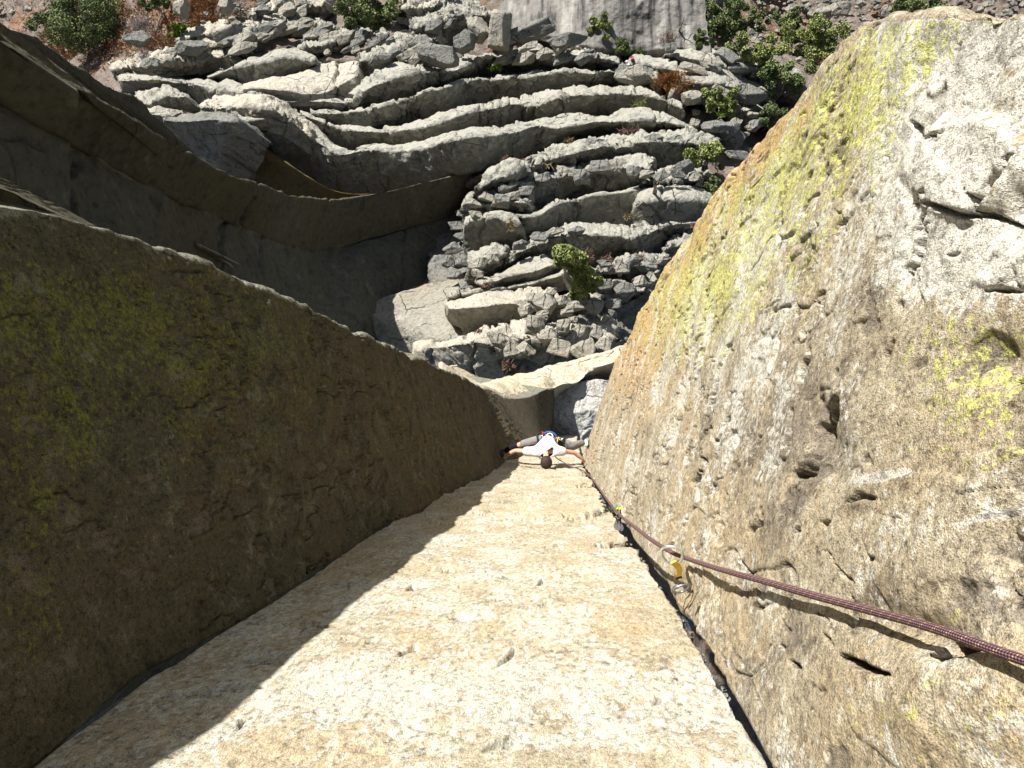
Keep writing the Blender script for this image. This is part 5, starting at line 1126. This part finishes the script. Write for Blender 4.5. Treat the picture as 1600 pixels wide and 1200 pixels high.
def climber():
    P = lambda px, py, d: pt(px, py, d)
    org = P(862, 684, 15.6)
    root = empty('person', org)
    L = lambda *a: P(*a) - org
    head = L(853.5, 722.5, 14.82); neckb = L(853, 709, 15.02); chest = L(851, 701, 15.18); waist = L(856, 690, 15.42); pelvis = L(860, 685, 15.62)
    shL = L(832, 706, 15.06); shR = L(874, 705, 15.06)
    elL = L(805, 704, 15.22); haL = L(789, 713, 15.36); haR = L(912, 719, 15.36); elR = L(897, 707, 15.24)
    hpL = L(850, 686, 15.66); hpR = L(870, 689, 15.66); knL = L(812, 695, 15.75); anL = L(789, 705, 16.1); knR = L(893, 698, 15.72); anR = L(912, 691, 16.0)
    skull = head + np.array([0, 0, -.03])
    pts = [pelvis, waist, chest, neckb, neckb + (skull - neckb) * .45, skull, shL, elL, haL, shR, elR, haR, hpL, knL, anL, hpR, knR, anR, (shL + elL) / 2, (elL + haL) / 2, (shR + elR) / 2, (elR + haR) / 2, head + np.array([0, -.0, .045])]
    edges = [(0, 1), (1, 2), (2, 3), (3, 4), (4, 5), (5, 22), (2, 6), (6, 18), (18, 7), (7, 19), (19, 8), (2, 9), (9, 20), (20, 10), (10, 21), (21, 11), (0, 12), (12, 13), (13, 14), (0, 15), (15, 16), (16, 17)]
    rad = [.10, .10, .10, .05, .055, .088, .065, .044, .028, .065, .044, .028, .09, .06, .042, .09, .06, .042, .05, .044, .05, .044, .075]
    skin_body('body', pts, edges, rad, M['skin'], root)
    # T-shirt
    tp = [waist + (pelvis - waist) * .35, waist, chest, neckb + (chest - neckb) * .05, shL, (shL + elL) / 2 + (elL - shL) * .05, shR, (shR + elR) / 2 + (elR - shR) * .05]
    skin_body('shirt', tp, [(0, 1), (1, 2), (2, 3), (2, 4), (4, 5), (2, 6), (6, 7)], [.155, .17, .20, .15, .115, .088, .115, .088], M['tee'], root)
    # trousers
    kl = knL + (anL - knL) * .15
    skin_body('trousers', [pelvis + (waist - pelvis) * .3, pelvis, hpL, (hpL + knL) / 2, knL, hpR, (hpR + knR) / 2, knR, (knR + anR) * .5, anR],
              [(0, 1), (1, 2), (2, 3), (3, 4), (1, 5), (5, 6), (6, 7), (7, 8), (8, 9)], [.14, .155, .115, .098, .082, .12, .115, .098, .08, .07], M['trousers'], root, root=1)
    skin_body('knee_sleeve', [knL, (knL + anL) / 2, anL], [(0, 1), (1, 2)], [.09, .075, .06], M['kneesock'], root)
    # hair cap
    V, Fq = rock_mesh(2, (.215, .25, .23), 0, 4, 0.05); V = V + head + np.array([0, .0, .035]); V[:, 2] = np.maximum(V[:, 2], head[2] - .02 + 0.25 * (V[:, 1] - head[1]) * 0)
    hr = mesh_from('hair', V, Fq, M['hair'], parent=root)
    # ears and nose (the face looks at the wall)
    for s_ in (-1, 1):
        V, Fq = rock_mesh(3, (.025, .04, .06), 0, 2, .02); mesh_from('ear', V + head + np.array([s_ * .098, .01, -.03]), Fq, M['skin'], parent=root)
    V, Fq = rock_mesh(4, (.03, .05, .05), 0, 2, .02); mesh_from('nose', V + head + np.array([0, -.112, -.05]), Fq, M['skin'], parent=root)
    for s_ in (-1, 1):
        V, Fq = rock_mesh(5, (.026, .02, .02), 0, 2, 0); mesh_from('eye', V + head + np.array([s_ * .033, -.098, -.02]), Fq, M['white_cloth'], parent=root)
    V, Fq = rock_mesh(6, (.05, .02, .014), 0, 2, 0); mesh_from('mouth', V + head + np.array([0, -.098, -.085]), Fq, M['sling_red'], parent=root)
    # hands pressed flat on the walls, fingers pointing down
    def hand(w_, tow, sgn):
        tow = np.array(tow, float); tow /= np.linalg.norm(tow)                      # towards the wall
        fd = np.array([0, -.55, -.8]); fd = fd - tow * (fd @ tow); fd /= np.linalg.norm(fd); sd = np.cross(fd, tow)
        pc = w_ + fd * .045 + tow * .012
        pp = [w_, w_ + fd * .04 + tow * .01, w_ + fd * .085 + tow * .018]; skin_body('palm', pp, [(0, 1), (1, 2)], [(.026, .022), (.040, .017), (.042, .015)], M['skin'], root)
        for k, (o_, ln) in enumerate([(-.032, .062), (-.011, .075), (.011, .07), (.032, .055)]):
            a = w_ + fd * .085 + sd * o_ + tow * .018; skin_body('finger', [a, a + fd * ln * .5 + sd * o_ * .2 + tow * .002, a + fd * ln + sd * o_ * .4 + tow * .008], [(0, 1), (1, 2)], [.010, .009, .0075], M['skin'], root, sub=1)
        a = w_ + fd * .03 + sd * sgn * .035; skin_body('thumb', [a, a + fd * .03 + sd * sgn * .03, a + fd * .055 + sd * sgn * .04 + tow * .006], [(0, 1), (1, 2)], [.013, .011, .009], M['skin'], root, sub=1)
    hand(haL, (-1, -.3, 0), 1); hand(haR, (1, -.25, 0), -1)
    # shoes smeared on the walls
    def shoe(an, tow, mat, up):
        tow = np.array(tow, float); tow /= np.linalg.norm(tow); up = np.array(up, float); up -= tow * (up @ tow); up /= np.linalg.norm(up)
        h_ = an + tow * .05 - up * .04
        skin_body('shoe', [an + tow * .01, h_, h_ + up * .08 + tow * .015, h_ + up * .17 + tow * .02], [(0, 1), (1, 2), (2, 3)], [.055, .055, .048, .034], mat, root)
        S = [h_ - up * .05 + tow * .045, h_ + up * .06 + tow * .05, h_ + up * .18 + tow * .045]
        strap(root, 'sole', [tuple(x) for x in S], .085, .018, M['shoe'], np.cross(tow, up))
    shoe(anL, (-1, -.35, 0), M['shoe'], (0, -.7, .7)); shoe(anR, (1, -.25, 0), M['shoe_green'], (0, -.5, .85))
    # harness: belt, leg loops, chalk bag, racked gear
    ax = waist - pelvis; ax /= np.linalg.norm(ax); e1 = np.cross(ax, [0, 0, 1.0]); e1 = np.array([1, 0, 0]) - ax * ax[0]; e1 /= np.linalg.norm(e1); e2 = np.cross(ax, e1)
    c0 = pelvis + (waist - pelvis) * .35; a = np.linspace(0, 2 * np.pi, 32, endpoint=False)
    V, Fq = tube(c0 + .15 * np.cos(a)[:, None] * e1 + .15 * np.sin(a)[:, None] * e2, .024, 8, close=True); mesh_from('harness_belt', V, Fq, M['harness'], parent=root)
    for hp, kn in ((hpL, knL), (hpR, knR)):
        x = kn - hp; x /= np.linalg.norm(x); f1 = np.cross(x, [0, 0, 1.0]); f1 /= np.linalg.norm(f1); f2 = np.cross(x, f1); cc = hp + x * .10
        V, Fq = tube(cc + .118 * np.cos(a)[:, None] * f1 + .118 * np.sin(a)[:, None] * f2, .018, 8, close=True); mesh_from('leg_loop', V, Fq, M['sling_black'], parent=root)
    cb = L(859, 682, 15.45); n_ = np.array([0, .2, 1.0]); n_ /= np.linalg.norm(n_); u1 = np.array([1, 0, 0.]); u2 = np.cross(n_, u1)
    rr = [.045, .058, .062, .064]; rings = []
    for k, r_ in enumerate(rr): rings.append(cb + n_ * (-.14 + .05 * k) + r_ * np.cos(a)[:, None] * u1 + r_ * np.sin(a)[:, None] * u2)
    for k, r_ in enumerate([.048, .045, .03]): rings.append(cb + n_ * (.01 - .04 * k) + r_ * np.cos(a)[:, None] * u1 + r_ * np.sin(a)[:, None] * u2)
    G = np.stack(rings); G = np.concatenate([G, G[:, :1]], 1); cbag = mesh_from('chalk_bag', G, grid_faces(*G.shape[:2])[:, ::-1], M['harness'], parent=root)
    V, Fq = tube(cb + n_ * .012 + .057 * np.cos(a)[:, None] * u1 + .057 * np.sin(a)[:, None] * u2, .012, 6, close=True); mesh_from('rim', V, Fq, M['white_cloth'], parent=cbag)
    rg = np.random.default_rng(4)
    for (x, y, d_, mt) in [(848, 682, 15.5, 'silver'), (850, 684, 15.6, 'silver'), (848, 677, 15.5, 'sling_red'), (871, 689, 15.38, 'sling_yellow'), (873, 692, 15.42, 'sling_black'), (875, 687, 15.4, 'gunmetal'), (878, 686, 15.5, 'silver'), (872, 685, 15.4, 'sling_yellow'), (869, 693, 15.5, 'gunmetal'), (876, 690, 15.5, 'sling_black')]:
        v = rg.normal(size=3); carabiner(root, L(x, y, d_), .085, (.2 * v[0], .2 * v[1], 1), (v[1], v[2], 0), M[mt], name='racked_carabiner', r=.008)
        strap(root, 'racked_sling', [tuple(L(x, y, d_) - np.array([0, 0, .04])), tuple(L(x, y, d_) + np.array([.01, .01, -.12])), tuple(L(x + 1, y, d_) + np.array([0, .02, -.2]))], .02, .006, M[mt if mt.startswith('sling') else 'sling_black'], (1, 0, 0))
    tag(root, 'climber in white T-shirt and grey trousers bridging between the two columns, arms out', 'person')
climber()
